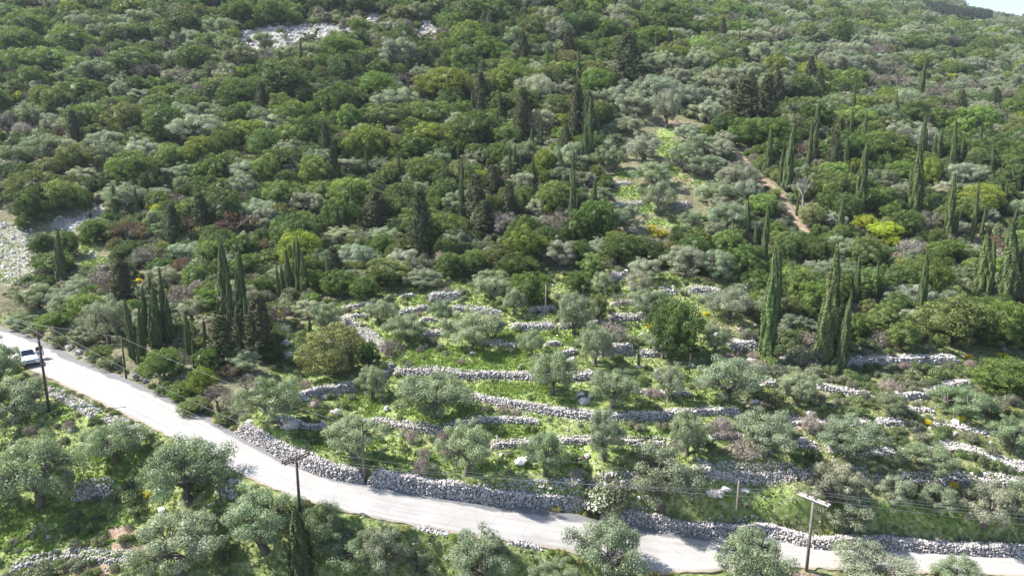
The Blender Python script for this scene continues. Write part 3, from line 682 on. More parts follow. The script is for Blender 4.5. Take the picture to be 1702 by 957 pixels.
for wi, (W, t, z, hw, th, desc) in enumerate(wall_data):
    rng = np.random.default_rng(100 + wi)
    L = t[-1]; big = 0.10 if z < 64 else 0.112
    C = []; S = []
    tang = np.gradient(W, axis=0); tang /= np.linalg.norm(tang, axis=1)[:, None]
    nrm = np.stack([-tang[:, 1], tang[:, 0]], 1)
    def at(s, d):
        x = np.interp(s, t, W[:, 0]); y = np.interp(s, t, W[:, 1])
        nx = np.interp(s, t, nrm[:, 0]); ny = np.interp(s, t, nrm[:, 1])
        return x + nx * d, y + ny * d
    hv = lambda s: hw * (0.72 + 0.5 * fbm(s / 2.4, s * 0 + wi, 4)) * np.clip(np.minimum(s, L - s) / 0.9 + 0.35, 0.3, 1)
    rows = int(math.ceil(hw * 1.25 / (big * 1.35)))
    for r_ in range(rows):
        n = int(L / (big * 1.75)); s = (np.arange(n) + rng.uniform(-0.35, 0.35, n)) * L / max(n, 1)
        zz = (r_ + 0.5 + rng.uniform(-.3, .3, n)) * big * 1.35
        ok = zz < hv(s); s = s[ok]; zz = zz[ok]
        x, y = at(s, -0.22 + zz * 0.22 + rng.uniform(-0.07, 0.07, len(s)))
        bx, by = at(s, -0.5 + 0 * s)
        C.append(np.stack([x, y, Hq(bx, by) + zz], 1)); S.append(big * rng.uniform(0.75, 1.35, len(s)))
    nt = max(2, int(th / (big * 1.5)))
    for r_ in range(nt):                     # top course across the thickness
        n = int(L / (big * 1.7)); s = (np.arange(n) + rng.uniform(-0.4, 0.4, n)) * L / max(n, 1)
        h = hv(s); d = -0.15 + h * 0.2 + r_ * th / nt + rng.uniform(-0.08, 0.08, n)
        x, y = at(s, d); bx, by = at(s, -0.5 + 0 * s)
        top = Hq(bx, by) + h - 0.04 * r_ + rng.uniform(-0.07, 0.07, n)
        C.append(np.stack([x, y, np.maximum(top, Hq(x, y) + 0.02)], 1)); S.append(big * rng.uniform(0.7, 1.45, n))
    n = int(L * 2.2)                         # fallen stones at the foot and behind
    s = rng.uniform(0, L, n); x, y = at(s, np.where(rng.random(n) < .75, -0.45 - np.minimum(rng.exponential(0.3, n), .8), th * 0.6 + np.minimum(rng.exponential(0.35, n), .8)))
    C.append(np.stack([x, y, Hq(x, y) + 0.04], 1)); S.append(big * rng.uniform(0.5, 1.15, n))
    C = np.concatenate(C); S = np.concatenate(S)
    V, T, var = stones(C, S, rng)
    mb = MB(); mb.add(V, T=T, var=var)
    # hearting behind the face
    sp = np.linspace(0, L, max(4, int(L / 0.8))); h = hv(sp) * 0.86
    cols = []
    for d0, zf in ((-0.12, -0.3), (-0.02, 1.0), (th * 0.8, 1.0), (th * 0.9, -0.3)):
        x, y = at(sp, d0 + (h * 0.2 if zf > 0 else 0)); bx, by = at(sp, -0.5 + 0 * sp)
        cols.append(np.stack([x, y, Hq(bx, by) + (h * zf if zf > 0 else -0.3) - 0.06], 1))
    V = np.concatenate(cols); m_ = len(sp)
    Q = [(k * m_ + i, k * m_ + i + 1, (k + 1) * m_ + i + 1, (k + 1) * m_ + i) for k in range(3) for i in range(m_ - 1)]
    mb.add(V, Q=Q, var=0.22)
    o = mb.obj("dry_stone_wall", [M_STONE])
    tag(o, desc, "stone wall", "dry stone walls on the hillside", "thing")
# ------------------------------------------------------------------ plants: meshes, each in its own metre size, later normalised
def nrmz(v): return v / (np.linalg.norm(v, axis=-1, keepdims=True) + 1e-9)
def leaves(C, N, L, W, rng, up=None):
    """diamond leaf sprays at C facing N; 'up' pulls their long axis towards a direction"""
    n = len(C); N = nrmz(N)
    t = rng.normal(size=(n, 3)) + (0 if up is None else up)
    t = nrmz(t - (t * N).sum(1, keepdims=True) * N); b = np.cross(N, t)
    L = np.broadcast_to(L, (n,))[:, None] * rng.uniform(0.7, 1.3, (n, 1)) / 2; W = np.broadcast_to(W, (n,))[:, None] * rng.uniform(0.7, 1.3, (n, 1)) / 2
    V = np.stack([C - t * L, C + b * W, C + t * L, C - b * W], 1).reshape(-1, 3)
    return V, np.arange(4 * n).reshape(n, 4)
def rdir(n, rng, zmin=-1.0):
    z = rng.uniform(zmin, 1, n); a = rng.uniform(0, 2 * math.pi, n); r = np.sqrt(1 - z * z)
    return np.stack([r * np.cos(a), r * np.sin(a), z], 1)
def blob(c, r, rng, n=10, amp=0.15):
    """closed uneven ellipsoid (opaque core added inside a crown to stop light passing through)"""
    V = []; 
    for i in range(n + 1):
        ph = math.pi * i / n
        for k in range(2 * n):
            a = math.pi * k / n; s = 1 + rng.uniform(-amp, amp)
            V.append((c[0] + r[0] * s * math.sin(ph) * math.cos(a), c[1] + r[1] * s * math.sin(ph) * math.sin(a), c[2] + r[2] * s * math.cos(ph)))
    Q = [(i * 2 * n + k, i * 2 * n + (k + 1) % (2 * n), (i + 1) * 2 * n + (k + 1) % (2 * n), (i + 1) * 2 * n + k) for i in range(n) for k in range(2 * n)]
    return np.array(V), Q
def limb(mb, a, b, r0, r1, rng, wob=0.12, n=5, m=0):
    a = np.array(a, float); b = np.array(b, float); l = np.linalg.norm(b - a)
    P_ = [a + (b - a) * t + rng.normal(0, wob * l, 3) * math.sin(math.pi * t) * np.array([1, 1, .5]) for t in np.linspace(0, 1, n)]
    V, Q, T = tube(P_, np.linspace(r0, r1, n), 6)
    mb.add(V, Q, T, m); return P_

def mk_olive(seed, nl=7500, W=6.0, H=4.6, ncl=46, open_=0.0, shoots=0):
    rng = np.random.default_rng(seed); wood = MB(); leaf = MB()
    fork = np.array([rng.uniform(-.25, .25), rng.uniform(-.25, .25), rng.uniform(0.7, 1.2)])
    limb(wood, (0, 0, -0.25), fork, 0.34, 0.24, rng, 0.08)
    nl_ = rng.integers(3, 6); a0 = rng.uniform(0, 6.28); tips = []
    for i in range(nl_):
        a = a0 + i * 6.283 / nl_ + rng.uniform(-.3, .3); r = W * rng.uniform(.16, .27)
        p = fork + np.array([math.cos(a) * r, math.sin(a) * r, H * rng.uniform(.2, .36)])
        limb(wood, fork, p, 0.17, 0.09, rng, .1); tips.append(p)
    cz = H * 0.58
    cl = []
    for i in range(ncl):
        d = rdir(1, rng, -0.8)[0]; rr = rng.uniform(0.5, 1.12) ** 0.7
        lob = 1 + 0.16 * math.sin(3 * math.atan2(d[1], d[0]) + seed) + 0.1 * math.sin(5 * math.atan2(d[1], d[0]) + 2 * seed)
        c = np.array([d[0] * W * .41 * rr * lob, d[1] * W * .41 * rr * lob, cz + d[2] * H * (.34 if d[2] > 0 else .40) * rr])
        cl.append((c, rng.uniform(0.32, 0.7) * W / 6))
    for i in range(shoots):
        a = rng.uniform(0, 6.28); r = rng.uniform(0.1, .32) * W
        cl.append((np.array([math.cos(a) * r, math.sin(a) * r, H * rng.uniform(.92, 1.08)]), rng.uniform(.25, .4)))
    for c, r in cl:
        k = min(range(len(tips)), key=lambda q: np.linalg.norm(tips[q] - c))
        limb(wood, tips[k], c, 0.06, 0.015, rng, .08, 4)
    per = nl // len(cl)
    for c, r in cl:
        n = int(per * (r / (0.58 * W / 6)) ** 2 * rng.uniform(.6, 1.25))
        d = rdir(n, rng); q = rng.uniform(0.2, 1.12, n) ** 0.6
        sc = np.array([1.15, 1.15, 0.85]) * r * rng.uniform(.85, 1.15, 3)
        pos = c + d * q[:, None] * sc
        N = d + rng.normal(0, .42, (n, 3)) + np.array([0, 0, .25])
        V, Q = leaves(pos, N, 0.165 * W / 6, 0.07 * W / 6, rng, up=d * .9 + np.array([0, 0, .5]))
        va = np.clip(rng.normal(.5, .2, n) + rng.normal(0, .1), 0, 1)
        leaf.add(V, Q, m=1, var=np.repeat(va, 4))
    return wood, leaf

def mk_oak(seed, nl=11000, W=7.0, H=6.2, ncl=72, lsz=0.21):
    """dense evergreen oak / mastic: a dome of many separate cushions with gaps between"""
    rng = np.random.default_rng(seed); wood = MB(); leaf = MB()
    limb(wood, (0, 0, -.4), (0, 0, H * .4), .26, .16, rng, .05)
    for i in range(4):
        a = rng.uniform(0, 6.28); limb(wood, (0, 0, H * .25), (math.cos(a) * W * .25, math.sin(a) * W * .25, H * .6), .12, .05, rng, .1)
    cl = []; ph = rng.uniform(0, 6.28, 6)
    for i in range(ncl):
        z = 1 - (i + .5) / ncl * 1.82; a = i * 2.39996 + rng.uniform(-.3, .3); r = math.sqrt(max(0, 1 - z * z))
        lob = 1 + .16 * math.sin(2 * a + ph[0]) + .12 * math.sin(3 * a + ph[1] + z) + .10 * math.sin(4 * z + 2 * a + ph[2])
        s = rng.uniform(.74, 1.08)
        c = np.array([math.cos(a) * r * W * .42 * lob * s, math.sin(a) * r * W * .42 * lob * s, H * .47 + z * H * .44 * s * (.9 + .1 * lob)])
        cl.append((c, rng.uniform(.05, .105) * W))
    Cc = np.array([c for c, r in cl]); Rc = np.array([r for c, r in cl])
    V, Q = blob((0, 0, H * .48), (W * .29, W * .29, H * .3), rng, 9, .15); leaf.add(V, Q, m=1, var=.2)  # added core, toned darker than the leaves, blocks light through the dome
    tot = (Rc ** 2).sum()
    for i, (c, r) in enumerate(cl):
        n = int(nl * r * r / tot)
        d = rdir(n, rng, -.8)
        bump_ = 1 + .15 * np.sin(d[:, 0] * 7 + i) * np.sin(d[:, 1] * 7 + 2 * i)
        pos = c + d * (r * bump_ * rng.uniform(.72, 1.1, n))[:, None] * np.array([1.05, 1.05, .85])
        dist = np.linalg.norm(pos[:, None] - Cc[None], axis=2) / Rc[None]; dist[:, i] = 9
        ok = dist.min(1) > .7; pos = pos[ok]; d = d[ok]; n = len(pos)
        V, Q = leaves(pos, d + rng.normal(0, .3, (n, 3)), lsz, lsz * .6, rng)
        va = np.clip(rng.normal(.48, .17, n) + rng.normal(0, .13), 0, 1)
        leaf.add(V, Q, m=1, var=np.repeat(va, 4))
    return wood, leaf

def mk_cypress(seed, H=12.0, R=0.85, nl=9500, thin=False):
    """columnar cypress: tapering spindle with ropey vertical tufts"""
    rng = np.random.default_rng(seed); wood = MB(); leaf = MB()
    limb(wood, (0, 0, -.4), (0, 0, H * .9), .2, .03, rng, .002)
    def prof(t): return np.clip(np.minimum((t / .12 + .35), 1) * (1 - t ** 2.6) ** .8 * (1 - .15 * t), 0.02, 1)
    nt, na = 60, 22; ph = rng.uniform(0, 6.28, 6); V = []
    def rad(t, a):
        return R * prof(t) * (.92 + .10 * np.sin(5 * a + ph[0] + 7 * t) + .09 * np.sin(8 * a + ph[1] - 12 * t) + .08 * np.sin(3 * a + ph[2] + 19 * t) + .06 * np.sin(31 * t + 4 * a + ph[3]))
    bend = lambda t: np.stack([.18 * np.sin(2.2 * t + ph[4]) * t, .18 * np.sin(1.9 * t + ph[5]) * t], -1)
    for i in range(nt + 1):
        t = i / nt
        for k in range(na):
            a = 2 * math.pi * k / na; r = float(rad(t, a)) * .86; b_ = bend(np.array(t))
            V.append((math.cos(a) * r + b_[0], math.sin(a) * r + b_[1], .25 + t * (H - .3)))
    Q = [(i * na + k, i * na + (k + 1) % na, (i + 1) * na + (k + 1) % na, (i + 1) * na + k) for i in range(nt) for k in range(na)]
    leaf.add(V, Q, m=1, var=.25)
    t = rng.uniform(0, 1, nl * 3); t = t[rng.random(nl * 3) < prof(t) * .95 + .05][:nl]; n = len(t)
    a = rng.uniform(0, 6.283, n); r = rad(t, a) * rng.uniform(.9, 1.04, n); b_ = bend(t)
    tuft = np.sin(a * 7 + t * 20 + ph[1]) * .5 + .5
    r *= .94 + .1 * tuft
    pos = np.stack([np.cos(a) * r + b_[:, 0], np.sin(a) * r + b_[:, 1], .25 + t * (H - .25)], 1)
    N = np.stack([np.cos(a), np.sin(a), 0.15 + 0 * a], 1) + rng.normal(0, .38, (n, 3))
    V, Q = leaves(pos, N, .26, .11, rng, up=np.array([0, 0, 2.6]))
    leaf.add(V, Q, m=1, var=np.repeat(np.clip(rng.normal(.35, .15, n) + .22 * tuft, 0, 1), 4))
    return wood, leaf

def mk_conifer(seed, H=9.0, R=2.3, nl=6000):
    """wild broad cypress: ragged cone of pointed dark sprays"""
    rng = np.random.default_rng(seed); wood = MB(); leaf = MB()
    limb(wood, (0, 0, -.4), (0, 0, H * .93), .26, .03, rng, .01)
    V, Q = blob((0, 0, H * .45), (R * .5, R * .5, H * .42), rng, 10, .12); leaf.add(V, Q, m=1, var=.2)  # added dark core keeps light from passing through the cone
    nc = 95
    for i in range(nc):
        t = (i + rng.random()) / nc; t = t ** .9
        rp = R * np.interp(t, [0, .12, .35, .7, 1], [.6, .9, 1, .62, .06]) * rng.uniform(.68, 1.12)
        a = i * 2.39996 + rng.uniform(-.4, .4)
        c = np.array([math.cos(a) * rp * .72, math.sin(a) * rp * .72, .5 + t * (H - .9)])
        out = np.array([math.cos(a), math.sin(a), .75])
        n = nl // nc; q = rng.random(n)
        wdt = (.42 * (1 - q) + .08) * R / 2.3
        pos = c + out * (q * .95 * R / 2.3 - .2)[:, None] * .7 + rng.normal(0, 1, (n, 3)) * wdt[:, None] * np.array([.65, .65, .6])
        N = np.array([math.cos(a), math.sin(a), .5]) + rng.normal(0, .55, (n, 3))
        V, Q = leaves(pos, N, .3, .12, rng, up=out * 1.6)
        leaf.add(V, Q, m=1, var=np.repeat(np.clip(rng.normal(.42, .2, n), 0, 1), 4))
    return wood, leaf

def mk_bush(seed, nl=1500, W=2.0, H=1.3, dry=False):
    rng = np.random.default_rng(seed); wood = MB(); leaf = MB()
    for i in range(9 if not dry else 26):
        d = rdir(1, rng, .15)[0]; limb(wood, (d[0] * .1, d[1] * .1, -.1), (d[0] * W * .42, d[1] * W * .42, d[2] * H * .85), .025, .008, rng, .08, 4)
    ncl = 15
    for i in range(ncl):
        d = rdir(1, rng, -.05)[0]; c = np.array([d[0] * W * .32, d[1] * W * .32, H * .25 + d[2] * H * .42]); r = rng.uniform(.16, .28) * W
        n = nl // ncl; dd = rdir(n, rng, -.6); pos = c + dd * r * rng.uniform(.5, 1.05, (n, 1)) * np.array([1, 1, .8])
        V, Q = leaves(pos, dd + rng.normal(0, .5, (n, 3)) + np.array([0, 0, .3]), .17, .075 if not dry else .03, rng, up=dd + np.array([0, 0, .4]))
        leaf.add(V, Q, m=1, var=np.repeat(np.clip(rng.normal(.5, .22, n), 0, 1), 4))
    return wood, leaf

def mk_dead(seed, W=4.0, H=4.5):
    rng = np.random.default_rng(seed); wood = MB(); leaf = MB()
    limb(wood, (0, 0, -.3), (0, 0, H * .35), .22, .15, rng, .05)
    def rec(a, d, l, r, k):
        b = a + d * l; limb(wood, a, b, r, r * .55, rng, .06, 4)
        if k == 0: return
        for _ in range(3 if k > 1 else 4):
            rec(a + (b - a) * rng.uniform(.5, 1), nrmz(d + rng.normal(0, .55, 3) + np.array([0, 0, .15])), l * rng.uniform(.5, .75), r * .5, k - 1)
    for i in range(5):
        a = i * 1.257 + rng.uniform(-.3, .3)
        rec(np.array([0, 0, H * .33]), nrmz(np.array([math.cos(a), math.sin(a), rng.uniform(.6, 1.6)])), H * .34, .1, 3)
    return wood, leaf

# proportions H/W of each kind decide how it is stretched; meshes are kept at unit width and unit height
class Var_: pass
def finish(name, wl_, wood_m, leaf_m):
    wood, leaf = wl_
    V = np.concatenate((leaf.V if leaf.V else []) + ([] if leaf.V else wood.V))
    W = (np.percentile(V[:, 0], 99) - np.percentile(V[:, 0], 1) + np.percentile(V[:, 1], 99) - np.percentile(V[:, 1], 1)) / 2 * 1.03
    H = np.percentile(V[:, 2], 99.7)
    xf = lambda v: v / np.array([W, W, H])
    r = Var_(); r.kind = name
    r.trunk = wood.mesh(name + "_trunk", [wood_m], True, xf)
    r.crown = leaf.mesh(name + "_crown", [leaf_m, leaf_m], False, xf) if leaf.V else None
    both = MB()
    for s in (wood, leaf):
        n0 = 0
        if not s.V: continue
        V = np.concatenate(s.V)
        both.add(V, np.concatenate(s.Q) if s.Q else None, np.concatenate(s.T) if s.T else None, m=0 if s is wood else 1, var=np.concatenate(s.var))
    r.both = both.mesh(name + "_whole", [wood_m, leaf_m], False, xf)
    return r
LIB = {
 'O': [finish("olive_tree", mk_olive(20 + i, 22000, ncl=[58, 50, 66, 54, 62, 48][i], shoots=[3, 0, 6, 2, 0, 4][i], H=[4.6, 4.2, 5, 4.4, 4.0, 5.2][i]), M_OBARK, M_OLIVE) for i in range(6)],
 'K': [finish("evergreen_oak", mk_oak(40 + i, ncl=[72, 90, 58, 100, 66, 80, 110][i]), M_BARK, M_LEAF) for i in range(7)],
 'C': [finish("cypress_tree", mk_cypress(60 + i, R=[.85, .8, .6, .5][i]), M_BARK, M_NEEDLE) for i in range(4)],
 'J': [finish("conifer_tree", mk_conifer(70 + i, R=[2.3, 2.0, 1.7][i]), M_BARK, M_NEEDLE) for i in range(3)],
 'B': [finish("shrub", mk_bush(80 + i), M_BARK, M_OLIVE) for i in range(4)],
 'D': [finish("dry_shrub", mk_bush(90 + i, dry=True), M_DEADWOOD, M_TWIG) for i in range(2)],
 'G': [finish("bare_tree", mk_dead(95 + i), M_DEADWOOD, M_TWIG) for i in range(2)],
}
# grey leafless / thinly leaved trees: dead branches with a veil of twigs
def mk_veil(seed):
    wood, _ = mk_dead(seed, 4, 4.2); w2, leaf = mk_olive(seed + 3, 3400, W=4.6, H=4.2, ncl=40)
    return wood, leaf
LIB['V'] = [finish("grey_twiggy_tree", mk_veil(110 + i), M_OBARK, M_TWIG) for i in range(2)]

KIND = {'O': ("olive_tree", "olive tree"), 'K': ("evergreen_oak", "oak tree"), 'L': ("evergreen_oak", "oak tree"), 'C': ("cypress_tree", "cypress tree"), 'J': ("conifer_tree", "conifer"),
        'B': ("shrub", "shrub"), 'D': ("dry_shrub", "dry shrub"), 'G': ("bare_tree", "bare tree"), 'V': ("grey_twiggy_tree", "twiggy tree"),
        'R': ("russet_shrub", "russet shrub"), 'Y': ("spurge_bush", "spurge bush"), 'F': ("broom_bush", "broom bush")}
SRC = {'L': 'K', 'R': 'V', 'Y': 'K', 'F': 'B'}
TINT = {  # own colour of the foliage, and the word used for it
 'O': [((.205, .245, .155), "grey-green"), ((.26, .29, .215), "silvery"), ((.165, .205, .115), "muted green"), ((.25, .265, .19), "pale grey-green")],
 'K': [((.076, .115, .030), "dark green"), ((.102, .155, .036), "mid green"), ((.128, .175, .052), "soft green"), ((.084, .130, .042), "deep green"), ((.130, .155, .052), "brownish green")],
 'L': [((.15, .185, .035), "yellow-green"), ((.13, .17, .045), "light green"), ((.16, .17, .07), "tan-green")],
 'C': [((.095, .125, .048), "dark green")], 'J': [((.072, .082, .038), "blackish green")],
 'B': [((.13, .16, .075), "grey-green"), ((.09, .125, .045), "green"), ((.16, .17, .11), "pale")],
 'D': [((.26, .22, .19), "grey-brown"), ((.22, .18, .16), "mauve-grey")], 'G': [((.4, .38, .36), "bleached")],
 'V': [((.20, .185, .15), "grey"), ((.21, .17, .15), "mauve-grey")], 'R': [((.17, .095, .06), "reddish brown")],
 'Y': [((.27, .31, .035), "bright yellow-green")], 'F': [((.50, .42, .03), "yellow flowering")],
}
BOXES = []
TREES = []     # every plant: kind, world position, width, height, tint, word, pixel, depth, split
def add_tree(kind, x, y, W, H, tint=None, var=None, split=False, cx=None, cy=None, hpx=None, rz=None, label=None, lean=None):
    i = random.randrange(len(TINT[kind])) if tint is None else tint
    t, word = TINT[kind][i] if isinstance(i, int) else i
    g = random.uniform(.86, 1.16); t = tuple(c * g * random.uniform(.95, 1.05) for c in t)
    TREES.append(dict(k=kind, x=x, y=y, W=W, H=H, t=t, word=word, var=var, split=split, rz=random.uniform(0, 6.28) if rz is None else rz, label=label))
def by_photo(kind, cx, cy, w, h, tint=None, var=None, split=False, label=None, base=None):
    """a plant whose crown fills the box w x h round (cx, cy) in the photograph"""
    lean = (cx - 851) / (cy - 5851) * (h / 2)
    bx, by = (cx + lean, cy + h / 2 * .93) if base is None else base
    X, z = hit(bx, by); X = X[0]; z = float(z[0])
    E = PITCH + math.atan((cy - 478) / FPX)
    W = w * z / FPX
    tot = (by - (cy - h / 2))
    H = (tot * z / FPX - (0.30 * W * math.sin(max(E, 0)) if kind not in 'CJ' else 0)) / math.cos(E)
    H = max(H, .5 * W, .5)
    BOXES.append((cx - w / 2, cx + w / 2, cy - h / 2, cy + h / 2, z, .12 if kind in 'CJYGF' else .3))
    add_tree(kind, X[0], X[1], W, H, tint, var, split, label=label)
# ------------------------------------------------------------------ plants read off the photograph: kind, centre x, centre y, width, height (photo pixels) [, tint, base]
NEAR = """
O 28 655 105 80 0 28,703
O -5 602 62 84 2
O 60 770 150 130 0 66,845
O -25 800 90 100 2
O 165 725 105 75 0 192,768
O 303 768 155 125 0 312,832
O 295 890 150 130 0 300,955
O 432 850 130 130 0 440,915
O 240 940 50 50 2
O 535 868 85 90 2
O 590 900 110 85 2
O 640 905 95 110 0
O 700 935 70 60 2
O 800 915 125 115 1
O 1012 905 135 120 1
O 1255 918 125 105 1
O 1457 938 145 75 1
O 1597 945 95 60 1
O 925 945 90 60 2
O 440 660 100 85 0 455,702
O 620 628 50 55 0 618,662
O 590 718 95 82 0 590,762
O 722 648 118 84 0 718,692
O 775 740 85 96 0 775,788
O 703 465 60 40 0
O 630 515 52 50 0
O 672 540 60 50 0 676,566
O 786 543 88 72 0 781,582
O 737 515 38 46 0
O 815 475 62 46 0
O 855 500 48 50 0
O 823 541 34 44 3
O 948 515 62 80 0 955,555
O 885 568 46 46 0 884,592
O 985 570 58 75 0 990,608
O 915 615 74 74 0 918,657
O 1020 638 78 74 0 1018,676
O 1110 624 54 60 0 1111,666
O 1213 625 108 80 0 1210,668
O 1103 565 58 66 0
O 1190 558 54 60 0
O 1080 500 62 56 0
O 1215 503 84 56 3
O 905 752 68 80 0
O 1000 718 66 80 0 1003,765
O 1105 788 128 112 0 1097,842
O 1145 718 64 80 0
O 1275 712 100 92 0
O 1330 642 64 72 0
O 1412 722 100 84 0
O 1385 795 84 80 3
O 1412 845 86 76 0
O 1600 665 96 60 2
O 1482 668 52 50 2
O 1643 835 96 84 3
O 1690 720 70 70 2
O 1540 760 90 46 2
O 1560 825 66 56 0
O 1490 812 56 60 3
O 1700 830 60 80 0
O 1060 470 46 48 3
O 1000 470 40 42 0
O 1138 432 74 62 3
O 1075 447 50 48 3
O 932 420 58 54 1
O 705 460 60 36 3
O 541 523 54 56 0
O 318 512 46 44 1
O 174 530 66 90 0
O 106 508 54 44 0
O 60 492 70 46 0
O 35 530 50 30 2
K 1122 545 90 104 0
K 880 478 66 60 1
K 612 588 34 46 0
L 994 511 34 50 2
L 553 580 104 92 2
K 270 603 62 58 2
L 335 632 52 50 0
V 360 660 56 56 1
V 465 523 34 36 1
R 379 620 30 32 0
J 369 570 50 90 0
J 430 545 44 110 0
J 405 545 30 90 0
J 200 472 42 76 0
C 216 550 15 104
C 229 568 13 92
C 241 525 12 98
C 255 530 22 108
C 270 520 13 112
C 278 535 14 84
C 311 560 12 84
C 323 590 8 52
C 235 548 9 84
C 262 540 9 80
C 381 500 12 100
C 340 560 8 60
C 369 468 24 132
C 395 480 19 134
C 410 545 14 100
C 515 548 8 34
C 1280 512 26 190
C 1289 480 20 140
C 1381 516 32 196
C 1402 556 17 134
C 1425 468 11 88
C 1457 468 7 72
C 1636 440 24 104
C 1647 448 14 100
C 1687 440 30 140
C 1702 450 16 120
C 1672 450 7 80
C 497 912 38 120
C 1035 948 24 50
C 1523 818 8 26
C 1062 595 5 34
K 1672 622 110 64 1
K 1592 530 124 92 4
K 1668 538 84 88 1
K 1500 556 64 52 2
L 1322 470 72 68 1
K 1352 500 56 70 1
K 1425 545 46 54 1
O 1522 490 70 46 1
O 1514 528 50 38 1
O 1315 535 50 36 0
K 91 535 56 24 1
K 640 450 84 50 4
K 750 440 56 46 0
K 566 470 60 50 1
K 605 478 50 40 0
O 819 462 60 34 2
K 860 440 70 46 0
K 985 440 44 44 2
K 960 468 40 40 0
V 1030 500 30 30 0
D 650 575 40 30
D 768 600 16 12
D 685 725 26 26
D 705 755 24 26
D 700 775 30 30
D 745 745 34 20
D 735 722 26 22
D 960 785 26 18
D 1195 712 50 24
D 1240 745 60 26
D 1205 700 34 22
D 1350 700 30 40
D 1340 560 40 26
D 1480 640 40 20
D 1020 558 60 14
D 1130 735 24 18
D 1085 650 30 22
B 1340 588 56 40
B 1005 812 70 52 2
B 1235 478 40 24
B 330 800 40 30
B 220 820 40 26 1
B 130 560 44 22 1
K 165 585 40 26 1
B 185 600 40 22 0
K 300 648 50 34 1
K 320 672 50 30 2
B 275 640 36 26 1
K 345 600 40 50 0
O 400 600 60 50 0
V 410 640 50 40 0
B 240 615 34 20 1
B 100 560 40 18 1
B 375 690 40 24 1
V 300 600 40 36 0
O 145 555 50 36 2
B 60 545 40 18 0
K 455 585 40 34 0
F 243 820 12 10
F 1520 803 12 9
F 1524 822 8 10
F 1586 803 16 9
F 1515 762 12 9
F 1541 700 14 8
F 1678 679 10 9
F 1692 682 8 8
F 1666 592 18 7
F 465 522 8 14
F 1080 542 12 8
F 1173 520 9 6
F 1262 690 18 12
F 1100 388 24 12
F 1085 380 14 12
F 237 392 7 8
F 228 466 12 6
F 1598 695 10 6
F 1640 710 8 6
F 1612 592 10 6
F 940 462 8 5
F 95 130 9 8
F 362 697 14 8
"""
